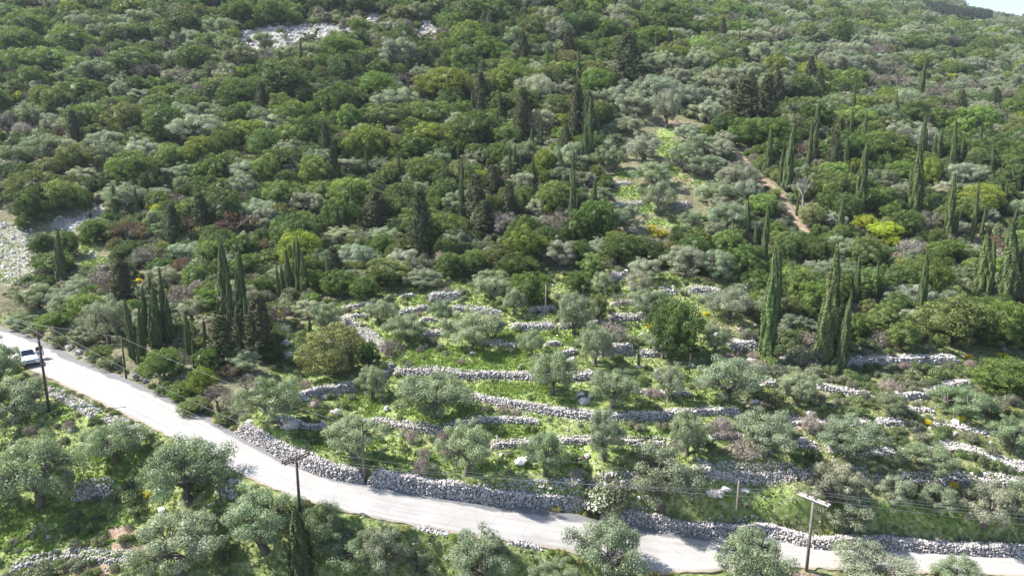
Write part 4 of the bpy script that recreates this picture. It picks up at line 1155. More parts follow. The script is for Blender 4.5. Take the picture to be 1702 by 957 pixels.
FAR = """
K 45 48 78 50 2
K 30 74 84 50 1
K 124 68 78 46 1
K 170 12 44 28 0
K 237 56 54 34 0
K 306 46 76 50 0
O 263 58 30 32 2
K 326 98 66 44 0
O 290 100 26 34 1
K 220 106 92 48 3
K 90 104 78 46 2
K 40 106 62 48 2
K 141 150 68 34 1
O 200 153 32 42 1
O 50 190 44 40 2
Y 33 162 20 20 0
Y 84 130 14 20 0
O 103 130 28 26 2
O 333 128 40 24 2
L 290 151 36 24 1
K 356 157 38 40 0
O 336 216 88 58 1
K 141 197 60 44 1
K 212 200 62 56 4
K 272 205 74 62 0
K 400 157 74 50 0
L 412 222 62 44 0
O 113 187 30 26 1
O 73 240 56 40 2
R 101 222 24 22 0
R 63 202 26 20 0
K 402 22 58 40 1
K 15 28 50 34 3
O 370 76 34 34 2
O 232 160 42 26 1
V 283 76 44 24 0
V 10 205 44 40 1
K 453 24 62 44 0
K 600 8 44 30 0
O 700 20 50 36 2
L 667 25 44 30 2
K 597 45 36 24 1
O 440 70 30 36 2
O 475 93 42 36 2
O 521 86 32 32 2
K 564 80 70 44 1
K 597 68 34 36 0
K 779 70 62 40 1
K 824 30 66 50 3
K 468 137 98 62 0
K 627 141 70 40 1
K 569 119 54 54 3
O 665 167 56 40 1
O 635 169 36 32 1
L 741 142 100 50 0
O 703 124 40 30 0
K 564 170 74 60 0
K 513 162 54 40 0
O 526 152 34 26 1
K 764 106 56 48 1
K 804 83 60 40 1
K 642 197 92 46 4
K 723 192 62 44 2
K 582 200 54 50 1
V 678 134 48 28 1
L 612 236 76 56 0
L 708 230 74 50 0
K 521 224 62 60 0
K 791 215 84 60 0
K 1105 24 84 50 2
K 1110 46 74 34 0
K 1153 52 52 30 1
K 1209 54 58 30 1
K 1082 66 72 36 1
J 1042 105 52 88 0
C 962 113 7 58
C 1067 40 6 34
C 1063 104 5 44
O 905 88 48 32 2
K 991 141 60 50 1
J 958 188 32 92 0
J 979 198 24 84 0
C 980 216 13 100
J 870 193 32 88 0
C 899 220 7 44
O 1027 165 38 44 1
O 1052 177 58 50 1
O 1090 150 66 46 1
O 1105 176 50 52 1 1108,213
O 1140 162 38 44 1
O 1128 130 40 34 1
O 1178 187 42 48 1
O 1201 160 34 32 1
O 1045 208 50 36 1
O 1070 245 60 50 1
O 1143 222 44 34 1
O 1160 240 50 40 0
O 1239 68 66 40 3
O 1245 126 38 36 1
O 1077 114 38 34 2
V 1138 108 36 30 0
O 1138 258 50 50 0 1135,286
O 1088 288 62 46 0 1087,314
O 1102 328 60 54 0 1094,358
O 1047 360 56 48 0 1043,390
O 1000 325 48 34 0
O 1168 275 50 44 0
O 1186 320 60 46 0
O 1225 292 62 50 3
O 1210 360 66 60 0
O 1150 365 50 34 2
O 950 265 58 56 0
O 1020 265 40 44 2
O 960 300 36 30 2
J 1237 172 48 76 0
J 1272 165 34 76 0
K 1247 222 72 50 1
L 1176 221 28 26 0
K 1004 195 44 50 0
K 1394 60 50 54 0
K 1341 58 44 40 4
O 1293 62 34 30 3
O 1354 66 42 30 3
O 1382 107 54 48 3
O 1356 89 36 34 2
O 1443 114 50 40 3
V 1488 119 44 32 0
V 1448 137 44 32 0
V 1493 137 40 30 1
V 1552 157 40 26 1
V 1620 142 52 24 0
V 1658 157 50 26 0
K 1590 119 50 24 1
K 1511 76 54 30 0
K 1587 94 32 20 1
Y 1577 129 22 12 0
C 1531 140 11 66
J 1597 170 20 38 0
C 1662 162 5 22
K 1328 152 62 52 0
K 1515 196 60 54 0
K 1555 205 54 50 1
K 1605 210 68 60 1
K 1422 200 64 46 2
K 1397 152 52 40 0
K 1285 218 54 44 1
K 1686 183 44 36 1
C 1358 205 12 66
O 1536 230 40 38 1
O 20 260 56 36 2
O 78 248 60 48 2
O 182 255 64 46 2
K 217 283 84 66 1
K 285 263 54 44 2
L 336 250 64 46 0
K 50 340 54 64 0
L 99 324 72 54 1
K 141 334 26 42 0
C 190 336 10 56
C 225 335 8 52
C 96 430 16 94
C 150 358 6 14
K 156 383 48 42 1
R 212 385 54 48 0
K 72 405 42 40 0
K 113 405 40 46 0
J 288 375 30 70 0
V 247 428 60 46 0
R 313 375 36 30 0
R 392 374 66 50 0
R 438 410 34 30 0
C 268 470 7 54
C 249 475 6 40
O 283 290 36 30 1
O 404 308 46 44 1
K 369 280 54 50 1
K 316 350 46 44 2
K 445 283 54 56 2
L 523 288 58 60 1
L 585 250 40 44 0
L 615 246 48 50 0
O 577 275 50 30 1
L 584 322 86 56 1
K 710 285 64 50 1
L 766 290 46 50 2
O 761 338 48 44 0
O 700 316 36 34 0
O 526 341 36 40 3
O 440 366 44 42 1
J 700 376 38 120 0
J 625 349 44 66 0
J 804 366 40 66 0
C 586 341 9 68
C 662 278 6 56
C 610 268 7 48
C 762 256 6 40
C 847 270 7 62
C 719 160 5 32
C 785 175 7 48
O 566 392 54 36 3
O 753 397 48 40 0
O 640 392 46 34 0
K 635 407 46 40 1
C 479 450 11 70
C 495 443 14 90
C 503 455 11 78
C 487 440 8 80
C 545 460 10 70
C 462 470 6 54
C 468 462 6 44
K 566 360 50 60 0
K 470 323 66 48 2
K 920 330 66 60 2
K 990 365 66 70 0
K 960 380 50 60 0
C 973 250 13 90
C 950 335 12 94
C 887 285 8 48
C 855 268 7 54
C 865 272 5 42
C 960 345 5 44
K 1035 412 84 54 0
K 1210 402 54 46 2
K 1240 428 66 50 0
C 1239 368 15 72
C 1257 388 9 40
L 905 270 34 44 0
O 893 345 36 36 1
O 870 300 40 34 1
C 1311 268 16 110
C 1298 280 9 64
C 1354 240 12 64
C 1409 256 10 56
C 1432 300 18 124
C 1526 302 22 120
C 1513 310 8 68
C 1560 245 12 54
C 1582 346 15 112
C 1650 270 7 50
C 1624 345 8 88
C 1617 380 7 46
C 1657 340 6 62
C 1671 330 6 62
C 1685 362 6 46
C 1633 370 5 50
C 1590 375 8 50
C 1317 235 8 50
C 1325 345 5 30
C 1458 352 4 22
G 1336 318 36 58 0
K 1352 300 50 46 4
K 1390 312 64 56 2
L 1349 358 42 44 2
K 1405 345 50 50 3
Y 1437 368 42 26 0
Y 1468 384 56 26 0
Y 1482 400 30 18 0
K 1463 245 76 56 1
K 1498 290 54 44 1
L 1549 288 38 54 0
L 1421 275 26 24 0
O 1536 240 38 40 1
V 1544 368 42 40 0
O 1610 290 54 38 1
O 1384 365 40 30 1
K 1318 415 54 54 3
K 1360 418 56 54 0
K 1435 420 64 60 4
K 1575 415 64 40 1
K 1508 372 54 50 0
K 1663 245 62 46 0
K 1285 250 44 40 1
O 1655 220 40 26 3
K 1700 260 50 50 1
J 1290 150 26 60 0
J 820 300 30 50 0
J 1250 150 26 56 0
C 640 300 5 40
C 810 262 5 40
C 1450 240 6 36
C 1600 250 7 44
C 1695 300 7 50
C 1290 345 5 36
K 690 245 60 44 1
K 440 240 60 50 3
K 370 240 50 46 1
Y 290 225 24 16 0
L 445 430 46 34 1
K 350 420 50 44 2
K 410 440 46 40 1
K 40 370 30 24 0
"""
def parse(txt):
    for ln in txt.strip().splitlines():
        f = ln.split()
        k = f[0]; cx, cy, w, h = map(float, f[1:5])
        ti = int(f[5]) if len(f) > 5 else None
        base = tuple(map(float, f[6].split(','))) if len(f) > 6 else None
        if ti is not None and ti >= len(TINT[k]): ti = 0
        yield k, cx, cy, w, h, ti, base
for k, cx, cy, w, h, ti, base in parse(NEAR):
    if k == 'O' and cy > 715 and (cy > 860 or cx < 560): w *= .88; cy += h * .05; h *= .9; ti = 2 if ti == 2 else 0
    if k == 'F': w *= 1.15; h *= 1.2
    by_photo(k, cx, cy, w, h, ti, split=(k in 'OKLCJVG' and w * h > 900), base=base)
# plants whose look is special get their own variant
for k, cx, cy, w, h, ti, base in parse(FAR):
    by_photo(k, cx, cy, w, h, ti, split=(k in 'CG' and h > 60), base=base)
n_hand = len(TREES)
# bare places that show in the photograph and must not be grown over
for x0_, x1_, y0_, y1_ in [(1222,1245,255,280),(1262,1282,292,308),(1310,1335,345,375),(1015,1075,280,300),(1020,1075,310,335),(1080,1125,280,300),(1095,1125,205,225),(430,480,60,88),(480,560,45,80),(690,725,44,62),(600,640,24,34),(1030,1090,372,395),(0,50,380,480),(120,180,400,440),(100,140,360,385)]:
    BOXES.append((x0_, x1_, y0_, y1_, 260., .1))

# ------------------------------------------------------------------ the closed forest between them
PTS = np.array([(t['x'], t['y'], t['W'] * .5) for t in TREES])
CLEAR = [TERR,
 [(0,345),(40,372),(80,368),(125,350),(165,340),(190,350),(178,362),(140,388),(135,410),(165,396),(185,420),(182,455),(130,462),(105,440),(88,410),(60,420),(40,470),(0,490),(-150,500),(-150,330)],
 [(1020,195),(1120,185),(1180,215),(1165,260),(1195,285),(1190,380),(1140,385),(1060,405),(1000,392),(1020,345),(1005,300),(1030,260)]]
SPARSE = [  # polygons where scrub is open
 [(395,40),(560,30),(640,15),(730,38),(735,75),(600,90),(430,118),(390,90)],
 [(0,190),(60,200),(110,290),(50,300),(0,310),(-100,300),(-100,190)],
 [(0,470),(300,450),(450,520),(450,640),(395,705),(253,640),(0,540),(-150,500)],
 [(1440,400),(1702,380),(1702,520),(1500,470)],
 [(280,105),(330,100),(335,165),(285,165)],[(1440,125),(1702,125),(1702,178),(1440,165)],
 [(1190,230),(1240,240),(1350,390),(1310,395),(1230,300)],[(1480,85),(1620,85),(1620,102),(1480,102)],[(1600,12),(1702,12),(1702,60),(1600,45)],[(1200,0),(1260,0),(1240,18),(1200,14)],[(1270,-10),(1350,-10),(1330,6),(1280,6)]]
rngf = np.random.default_rng(77)
def scatter(rmin, rmax, spacing, kinds, sizes):
    out = []
    a_max = math.radians(44)
    n = int((rmax ** 2 - rmin ** 2) * a_max / spacing ** 2 * 3.2)
    th = rngf.uniform(-a_max, a_max, n); r = np.sqrt(rngf.uniform(rmin ** 2, rmax ** 2, n))
    X = np.stack([np.sin(th) * r, np.cos(th) * r], 1)
    return X
cell = {}
def near_ok(x, y, rad, k=0.62):
    cx, cy = int(x // 8), int(y // 8)
    for i in (-1, 0, 1):
        for j in (-1, 0, 1):
            for (a, b, c) in cell.get((cx + i, cy + j), ()):
                if (a - x) ** 2 + (b - y) ** 2 < (k * (rad + c)) ** 2: return False
    return True
def put(x, y, rad): cell.setdefault((int(x // 8), int(y // 8)), []).append((x, y, rad))
for p in PTS: put(*p)
def wchoice(w):
    ks = list(w); s = sum(w.values()); r = random.uniform(0, s)
    for k_ in ks:
        r -= w[k_]
        if r <= 0: return k_
    return ks[-1]
FILL = []
BX = np.array(BOXES)
def hides(px_, py_, pz_, W_, H_):
    """would it stand in front of a plant that shows in the photograph?"""
    w = W_ * FPX / pz_; h = (H_ * .95 + W_ * .15) * FPX / pz_
    ox = np.clip(np.minimum(BX[:, 1], px_ + w * .45) - np.maximum(BX[:, 0], px_ - w * .45), 0, None)
    oy = np.clip(np.minimum(BX[:, 3], py_) - np.maximum(BX[:, 2], py_ - h), 0, None)
    return bool(((BX[:, 4] > pz_) & (ox * oy > BX[:, 5] * (BX[:, 1] - BX[:, 0]) * (BX[:, 3] - BX[:, 2]))).any())
def fill(rmin, rmax, n, smin, smax, kfac, mixf, tight=0.62, hr=(.62, .95)):
    a_max = math.radians(46)
    th = rngf.uniform(-a_max, a_max, n); r = np.sqrt(rngf.uniform(rmin ** 2, rmax ** 2, n))
    x = np.sin(th) * r; y = np.cos(th) * r; z = Hq(x, y)
    px, py, pz = project(np.stack([x, y, z], 1))
    bad = np.zeros(n, bool)
    for c in CLEAR: bad |= inpoly(px, py, c)
    sp = np.zeros(n, bool)
    for c in SPARSE: sp |= inpoly(px, py, c)
    rk = Hq(x, y, G_ROCK) > .55; bad |= rk & (rngf.random(n) < .93)
    bad |= (Hq(x, y, pathw) > .3)
    rd_, rh_, _ = road_info(x, y); bad |= rd_ < rh_ + 3.2
    bad |= (py > 1000) | (pz < 20)
    for i in np.nonzero(~bad)[0]:
        big_patch = fbm(np.array(x[i] / 30), np.array(y[i] / 30), 21)
        s = random.uniform(smin, smax) * (.78 + .5 * float(big_patch))
        if sp[i]:
            s *= .5
            if random.random() < .35: continue
        if not near_ok(x[i], y[i], s / 2, tight): continue
        k_ = mixf(px[i], py[i], s, float(big_patch), sp[i])
        W_ = s; H_ = s * random.uniform(*hr)
        if k_ == 'C': W_, H_ = random.uniform(.9, 1.3), random.uniform(6, 11)
        if k_ == 'J': W_, H_ = random.uniform(2.4, 4), random.uniform(5.5, 9)
        if hides(px[i], py[i], pz[i], W_, H_): continue
        put(x[i], y[i], (W_ if k_ not in 'CJ' else W_ * .8) / 2)
        FILL.append((k_, x[i], y[i], W_, H_, px[i], py[i], pz[i]))
# conifer plantation on the far ridge
n = 30000
th = rngf.uniform(math.radians(22), math.radians(37), n); r = np.sqrt(rngf.uniform(420 ** 2, 730 ** 2, n))
x = np.sin(th) * r; y = np.cos(th) * r; z = Hq(x, y); px, py, pz = project(np.stack([x, y, z], 1))
PLANT_POLY = [(1530,-6),(1600,0),(1650,14),(1662,30),(1640,38),(1590,44),(1550,42),(1545,25),(1520,8)]
RIDGE2 = [(1255,-15),(1330,-15),(1440,-5),(1460,12),(1400,12),(1340,4)]
okp = inpoly(px, py, PLANT_POLY) | inpoly(px, py, RIDGE2)
for i in np.nonzero(okp)[0]:
    if near_ok(x[i], y[i], 1.3, 1.0): put(x[i], y[i], 1.3); FILL.append(('P', x[i], y[i], random.uniform(1.8, 2.6), random.uniform(5.5, 9), px[i], py[i], pz[i]))
STRIP = [(1000,120),(1215,110),(1245,300),(1230,410),(1000,410),(1010,250)]
BELT = [(1285,60),(1400,60),(1530,130),(1702,130),(1702,170),(1440,165),(1380,130),(1285,110)]
def mix_main(px, py, s, p, sp):
    if inpoly(np.array([px]), np.array([py]), STRIP)[0]: return wchoice({'O': 8, 'K': 1, 'B': 1})
    if inpoly(np.array([px]), np.array([py]), BELT)[0]: return wchoice({'O': 5, 'K': 1.5, 'V': .8})
    if sp: return wchoice({'B': 4, 'D': 1, 'O': 2.4, 'K': 2.2, 'V': .6, 'R': .15})
    if py < 120 and px > 1150: return wchoice({'K': 5, 'O': 3, 'L': .5, 'V': .35, 'J': .2, 'C': .05})
    if px < 420: return wchoice({'K': 5.5, 'O': 2.8, 'L': .6, 'V': .35, 'R': .06, 'J': .1, 'Y': .08})
    if px > 1150 and py < 220: return wchoice({'K': 3, 'O': 4, 'L': 1, 'V': .5, 'J': .3, 'C': .15})
    if px < 850: return wchoice({'K': 8, 'O': 2.4, 'L': .9, 'V': .12, 'J': .35, 'C': .15, 'R': .05})
    return wchoice({'K': 7, 'O': 2, 'L': .9, 'V': .12, 'J': .3, 'C': .3, 'R': .05})
fill(78, 330, 30000, 4.4, 9.5, 1, mix_main, .60, (.64, .95))
fill(78, 330, 60000, 2.6, 5.0, 1, mix_main, .60, (.68, 1.0))
fill(330, 900, 60000, 6.0, 9.5, 1, mix_main, .58, (.6, .9))
def mix_small(px, py, s, p, sp): return wchoice({'B': 6, 'K': 2, 'D': .8, 'V': .3})
fill(78, 260, 60000, 1.2, 2.4, 1, mix_small, .55, (.6, .9))
# scrub on the terraces
n = 60000
th = rngf.uniform(-math.radians(44), math.radians(44), n); r = np.sqrt(rngf.uniform(42 ** 2, 110 ** 2, n))
x = np.sin(th) * r; y = np.cos(th) * r; z = Hq(x, y); px, py, pz = project(np.stack([x, y, z], 1))
it = inpoly(px, py, TERR); rd_, rh_, _ = road_info(x, y)
gr = Hq(x, y, G_GRASS)
wallpts = np.concatenate([w[0][::2] for w in wall_data])
def wall_near(a, b, r): return ((wallpts[:, 0] - a) ** 2 + (wallpts[:, 1] - b) ** 2).min() < r * r
nsmall = 0
for i in np.nonzero(it & (rd_ > rh_ + 0.9))[0]:
    dens = .10
    if px[i] > 1230 and 560 < py[i] < 900: dens = .55
    if px[i] < 640 and py[i] > 800: dens = .35
    if 560 < px[i] < 1230 and py[i] > 490: dens = .06
    if gr[i] > .6: dens *= .35
    if 1240 < px[i] < 1340 and 800 < py[i] < 860: continue
    if random.random() > dens: continue
    s = random.uniform(.7, 2.0) if dens > .3 else random.uniform(.5, 1.3)
    if wall_near(x[i], y[i], s * .45 + .3) or not near_ok(x[i], y[i], s / 2, .8): continue
    put(x[i], y[i], s / 2); nsmall += 1
    FILL.append((wchoice({'B': 6, 'D': .4}), x[i], y[i], s, s * random.uniform(.45, .8), px[i], py[i], pz[i]))
# weeds along the road verge
for s_ in np.arange(0, slen[-1], 0.9):
    for sgn_ in (1, -1):
        if random.random() < .45: continue
        j = int(np.searchsorted(slen, s_)); j = min(j, NR - 1); u_ = (RUs[j] - RLs[j])[:2]; u_ = u_ / np.linalg.norm(u_)
        q = RC[j, :2] + u_ * sgn_ * (RHW[j] + random.uniform(.3, .8)); s = random.uniform(.35, .9)
        if wall_near(q[0], q[1], .2): continue
        a, b, c = project(np.array([q[0], q[1], float(Hq(q[0], q[1]))]))
        FILL.append(('W', q[0], q[1], s, s * .5, float(a), float(b), float(c)))
print("hand", n_hand, "fill", len(FILL), {k_: sum(f[0] == k_ for f in FILL) for k_ in "KOLVRJCBDYPFW"})
# ------------------------------------------------------------------ build the plants as objects
LM = [("the white car", 45, 600), ("the tall pole by the car", 80, 650), ("the slim pole on the roadside bank", 206, 590), ("the double-armed pole", 495, 800),
 ("the white wall's slim pole", 603, 765), ("the lower right slim pole", 1227, 840), ("the pale-armed pole", 1346, 890),
 ("the domed tree", 553, 578), ("the diagonal boundary wall", 602, 550), ("the tall cypress pair", 1390, 515), ("the double cypress", 1283, 515),
 ("the dead bleached tree", 1338, 315), ("the earth footpath", 1262, 290), ("the long white scree", 500, 62), ("the far ridge", 1600, 25), ("the left rocky slope", 25, 430),
 ("the top dark conifer", 1042, 105), ("the bright spurge clump", 1465, 382), ("the hillside clearing", 1080, 300), ("the lone left cypress", 96, 430),
 ("the two small cypresses", 207, 335), ("the tall dark conifer", 700, 376), ("the paired spires at top centre", 965, 195), ("the central cypress clump", 492, 445),
 ("the roadside cypresses", 255, 530), ("the russet shrubs", 215, 388), ("the small top scree", 704, 50), ("the pale upper-left olive", 336, 216), ("the yellow-green dome", 741, 142),
 ("the brightest grass strip", 780, 598), ("the blue-shaded wall", 1490, 598), ("the flat grass strip", 1290, 838), ("the lower left clearing", 120, 900), ("the lone far cypress", 1531, 140),
 ("the upper terrace pole", 906, 500), ("the right cypresses", 1687, 440), ("the big dark oak", 990, 365), ("the yellow broom", 1525, 805), ("the white slanting wall", 1650, 765), ("the lower middle trees", 640, 905)]
DIRS = ["right of", "lower right of", "below", "lower left of", "left of", "upper left of", "above", "upper right of"]
ORD = ["nearest", "second", "third", "fourth", "fifth", "sixth", "seventh", "eighth", "ninth", "tenth", "eleventh", "twelfth", "thirteenth", "fourteenth", "fifteenth", "sixteenth", "seventeenth", "eighteenth", "nineteenth", "twentieth"]
CNT = {}
def size_word(w): return "tiny" if w < 14 else "small" if w < 30 else "medium" if w < 60 else "large"
def lab_jobs(items):
    """items: dict(noun, word, w, px, py); gives each one a label that no other one has"""
    groups = {}
    for it_ in items:
        d = [(math.hypot(it_['px'] - a, (it_['py'] - b) * 1.2), k) for k, (_, a, b) in enumerate(LM)]
        dist, k = min(d); ang = math.degrees(math.atan2(it_['py'] - LM[k][2], it_['px'] - LM[k][1])) % 360
        dr = DIRS[int((ang + 22.5) // 45) % 8]
        key = (f"{size_word(it_['w'])} {it_['word']} {it_['noun']}", dr, LM[k][0]); groups.setdefault(key, []).append((dist, id(it_), it_))
    for (n_, dr, lm), L in groups.items():
        L.sort(key=lambda q: q[:2])
        for r_, (_, _, it_) in enumerate(L):
            if len(L) == 1: it_['label'] = f"{n_}, {dr} {lm}"
            elif r_ < len(ORD): it_['label'] = f"{n_}, {ORD[r_]} one {dr} {lm}"
            else: it_['label'] = f"{n_}, one farther {dr} {lm}"
            if len(it_['label'].split()) > 16: it_['label'] = it_['label'].replace(size_word(it_['w']) + ' ', '', 1)

ALL = []
for t in TREES:
    z = float(Hq(t['x'], t['y'])); a, b, c = project(np.array([t['x'], t['y'], z + t['H'] * .5]))
    t.update(z=z, px=float(a), py=float(b), pz=float(c), hand=True); ALL.append(t)
WEED = ((.12, .2, .03), "green")
for (k_, x_, y_, W_, H_, a, b, c) in FILL:
    kk = {'P': 'J', 'W': 'B'}.get(k_, k_)
    if k_ == 'P': tt, word = (.055, .068, .040), "dark"
    elif k_ == 'W': tt, word = random.choice([((.13, .2, .035), "weedy green"), ((.2, .2, .07), "yellowing")])
    elif k_ == 'B' and inpoly(np.array([a]), np.array([b]), TERR)[0]: tt, word = random.choice([TINT['B'][0], TINT['B'][1], ((.13, .17, .06), "fresh green"), TINT['B'][2]])
    else: tt, word = random.choice(TINT[k_])
    if k_ == 'K':        # stands of one tone lie together on the slope
        p_ = float(fbm(np.array(x_ / 26), np.array(y_ / 26), 5)); q_ = (p_ - .5) * 1.2
        tt = tuple(np.array(tt) * (1 + q_) + np.array([.02, .012, 0]) * max(0, q_))
    g_ = random.uniform(.8, 1.22); tt = tuple(float(v) * g_ * random.uniform(.94, 1.06) for v in tt)
    ALL.append(dict(k=kk, x=x_, y=y_, W=W_, H=H_, t=tt, word=word, var=None, split=False, rz=random.uniform(0, 6.28), label=None,
                    z=float(Hq(x_, y_)), px=float(a), py=float(b), pz=float(c), hand=False))
# what stands in frame and is not hidden by the ground
GRID = {}
def seen(t):
    """does any of its top half show past the ground in front"""
    if not (-20 < t['px'] < 1722 and -25 < t['py'] < 985): return False
    T = np.array([t['x'], t['y'], t['z'] + t['H'] * .9]); o = np.array([0, 0, CAMZ])
    s = np.linspace(.3, .985, 40)[:, None]; Q_ = o + (T - o) * s
    return bool((Q_[:, 2] > Hq(Q_[:, 0], Q_[:, 1]) - .2).all())
for t in ALL: t['sz'] = max(t['W'], t['H'] * .7) * FPX / t['pz']; t['seen'] = t['hand'] or seen(t)
byk = {}
for t in ALL: byk.setdefault(KIND[t['k']][0], []).append(t)
INDIV = []; REST = {}
for kn, L in byk.items():
    L.sort(key=lambda t: (not t['seen'], not t['hand'], -t['sz']))
    lim = {"evergreen_oak": 300, "olive_tree": 300, "shrub": 300, "dry_shrub": 260, "cypress_tree": 300, "conifer_tree": 300, "grey_twiggy_tree": 250}.get(kn, 300)
    vis_ = [t for t in L if t['seen']]
    if len(vis_) <= lim: INDIV += vis_; rest = [t for t in L if not t['seen'] and t['W'] > 2.5 and abs(t['px'] - 851) < 1250]
    else: INDIV += L[:lim]; rest = [t for t in L[lim:] if t['seen'] or (t['W'] > 2.5 and abs(t['px'] - 851) < 1250)]
    if rest: REST[kn] = rest
items = []
for t in INDIV:
    t['noun'] = KIND[t['k']][1]; t['w'] = t['W'] * FPX / t['pz']; items.append(t)
lab_jobs(items)
GROUP = {"evergreen_oak": "evergreen oaks of the hillside forest", "olive_tree": "olive trees on the hillside", "cypress_tree": "cypresses on the hillside", "conifer_tree": "dark conifers in the forest",
 "shrub": "low shrubs on the slope", "dry_shrub": "dry grey shrubs", "bare_tree": "bare trees", "grey_twiggy_tree": "grey twiggy trees", "russet_shrub": "russet shrubs", "spurge_bush": "yellow-green spurge bushes", "broom_bush": "yellow broom bushes"}
nv = {}
for t in INDIV:
    k_ = SRC.get(t['k'], t['k']); lib = LIB[k_]; v = t['var']
    if v is None:
        if k_ == 'C': v = random.choice([0, 1]) if t['W'] / t['H'] > .11 else random.choice([2, 3])
        else: v = random.randrange(len(lib))
    L = lib[v]; kn = KIND[t['k']][0]
    if t['split']:
        e = empty(kn, (t['x'], t['y'], t['z']), t['rz'])
        c = link(bpy.data.objects.new("crown", L.crown), e) if L.crown is not None else None
        w_ = link(bpy.data.objects.new("trunk", L.trunk), e)
        for o in (c, w_):
            if o is not None: o.scale = (t['W'], t['W'], t['H']); o["tint"] = t['t']
        o = e
    else:
        o = link(bpy.data.objects.new(kn, L.both)); o.location = (t['x'], t['y'], t['z']); o.rotation_euler = (0, 0, t['rz']); o.scale = (t['W'], t['W'], t['H']); o["tint"] = t['t']
    if t['k'] in 'CJ': o.rotation_euler = (random.gauss(0, .022), random.gauss(0, .022), t['rz'])
    tag(o, t['label'], KIND[t['k']][1], GROUP[kn])
print("individual plants", len(INDIV), {k_: len([1 for t in INDIV if KIND[t['k']][0] == k_]) for k_ in byk})

def scatter_object(name, L, lib, label, cat):
    """one mass of plants too many to count: points carrying scale, turn and tint, plant meshes set on them"""
    pts = np.array([(t['x'], t['y'], t['z']) for t in L], np.float32)
    me = bpy.data.meshes.new(name); me.vertices.add(len(L)); me.vertices.foreach_set("co", pts.ravel())
    def at(nm, ty, arr, key):
        a = me.attributes.new(nm, ty, 'POINT'); a.data.foreach_set(key, np.asarray(arr, np.float32).ravel())
    at("psc", 'FLOAT_VECTOR', [(t['W'], t['W'], t['H']) for t in L], "vector")
    at("prot", 'FLOAT_VECTOR', [(0, 0, t['rz']) for t in L], "vector")
    at("tint", 'FLOAT_VECTOR', [t['t'] for t in L], "vector")
    o = link(bpy.data.objects.new(name, me))
    ng = bpy.data.node_groups.new(name, 'GeometryNodeTree')
    ng.interface.new_socket("Geometry", in_out='INPUT', socket_type='NodeSocketGeometry'); ng.interface.new_socket("Geometry", in_out='OUTPUT', socket_type='NodeSocketGeometry')
    N = ng.nodes; l = ng.links
    gi = N.new("NodeGroupInput"); go = N.new("NodeGroupOutput"); jn = N.new("GeometryNodeJoinGeometry")
    for s_ in lib:
        oi = N.new("GeometryNodeObjectInfo"); oi.transform_space = 'ORIGINAL'; oi.inputs["As Instance"].default_value = True
        oi.inputs["Object"].default_value = s_; l.new(oi.outputs["Geometry"], jn.inputs[0])
    ip = N.new("GeometryNodeInstanceOnPoints"); ip.inputs["Pick Instance"].default_value = True
    def named(nm):
        a = N.new("GeometryNodeInputNamedAttribute"); a.data_type = 'FLOAT_VECTOR'; a.inputs[0].default_value = nm; return a.outputs[0]
    rv = N.new("FunctionNodeRandomValue"); rv.data_type = 'INT'; rv.inputs[4].default_value = 0; rv.inputs[5].default_value = len(lib) - 1
    l.new(gi.outputs[0], ip.inputs["Points"]); l.new(jn.outputs[0], ip.inputs["Instance"])
    l.new(rv.outputs[2], ip.inputs["Instance Index"]); l.new(named("psc"), ip.inputs["Scale"])
    er = N.new("FunctionNodeEulerToRotation"); l.new(named("prot"), er.inputs[0]); l.new(er.outputs[0], ip.inputs["Rotation"])
    l.new(ip.outputs[0], go.inputs[0])
    md = o.modifiers.new("scatter", 'NODES'); md.node_group = ng
    tag(o, label, cat, kind="stuff"); return o
# each mesh of a kind is found on one standing plant; that plant lends its shape to the mass
def lender(mesh_list):
    out = []
    for m_ in mesh_list:
        for o in COL.objects:
            if o.data is m_: out.append(o); break
    return out
STUFF = {"evergreen_oak": ("far_oak_woodland", "closed green oak woodland filling the hillside between the single trees", "woodland", 'K'),
 "olive_tree": ("far_olive_woodland", "scattered grey-green olives mixed through the upper forest", "woodland", 'O'),
 "grey_twiggy_tree": ("twiggy_scrub", "grey leafless scrub between the forest trees", "scrub", 'V'),
 "shrub": ("low_scrub", "small grey-green scrub covering the open ground", "scrub", 'B'),
 "dry_shrub": ("dry_scrub", "small dry grey-brown scrub on open ground", "scrub", 'D'),
 "conifer_tree": ("far_conifer_stand", "dark conifers beyond the edges of the view", "woodland", 'J'),
 "russet_shrub": ("russet_scrub", "reddish brown scrub in the far forest", "scrub", 'V'),
 "spurge_bush": ("far_spurge", "yellow-green spurge in the far forest", "scrub", 'K'),
 "cypress_tree": ("far_cypresses", "cypresses beyond the edges of the view", "woodland", 'C')}
for kn, L in REST.items():
    if kn not in STUFF: continue
    nm, lb, ct, k_ = STUFF[kn]; src = lender([q.both for q in LIB[k_]])
    if src and L: scatter_object(nm, L, src, lb, ct)
print("rest", {k_: len(v) for k_, v in REST.items()})

# ------------------------------------------------------------------ grass, rubble, boulders
rng = np.random.default_rng(9)
n = 420000
th = rng.uniform(-math.radians(42), math.radians(42), n); r = np.sqrt(rng.uniform(40 ** 2, 150 ** 2, n))
x = np.sin(th) * r; y = np.cos(th) * r; gr = Hq(x, y, G_GRASS); dr_ = Hq(x, y, G_DIRT); rk = Hq(x, y, G_ROCK)
px, py, pz = project(np.stack([x, y, Hq(x, y)], 1)); rd_, rh_, _ = road_info(x, y)
pn = fbm(x / 1.7, y / 1.7, 31)
keep = (px > -60) & (px < 1760) & (py < 985) & (py > 190) & (rd_ > rh_ + .35) & (dr_ < .75) & (rk < .7) & (rng.random(n) < np.clip(gr * 1.5 * (.2 + 1.4 * (pn - .25)), .02, 1)) & (gr > .2)
x = x[keep]; y = y[keep]; gr = gr[keep]; n = len(x); pn = pn[keep]; pz = pz[keep]
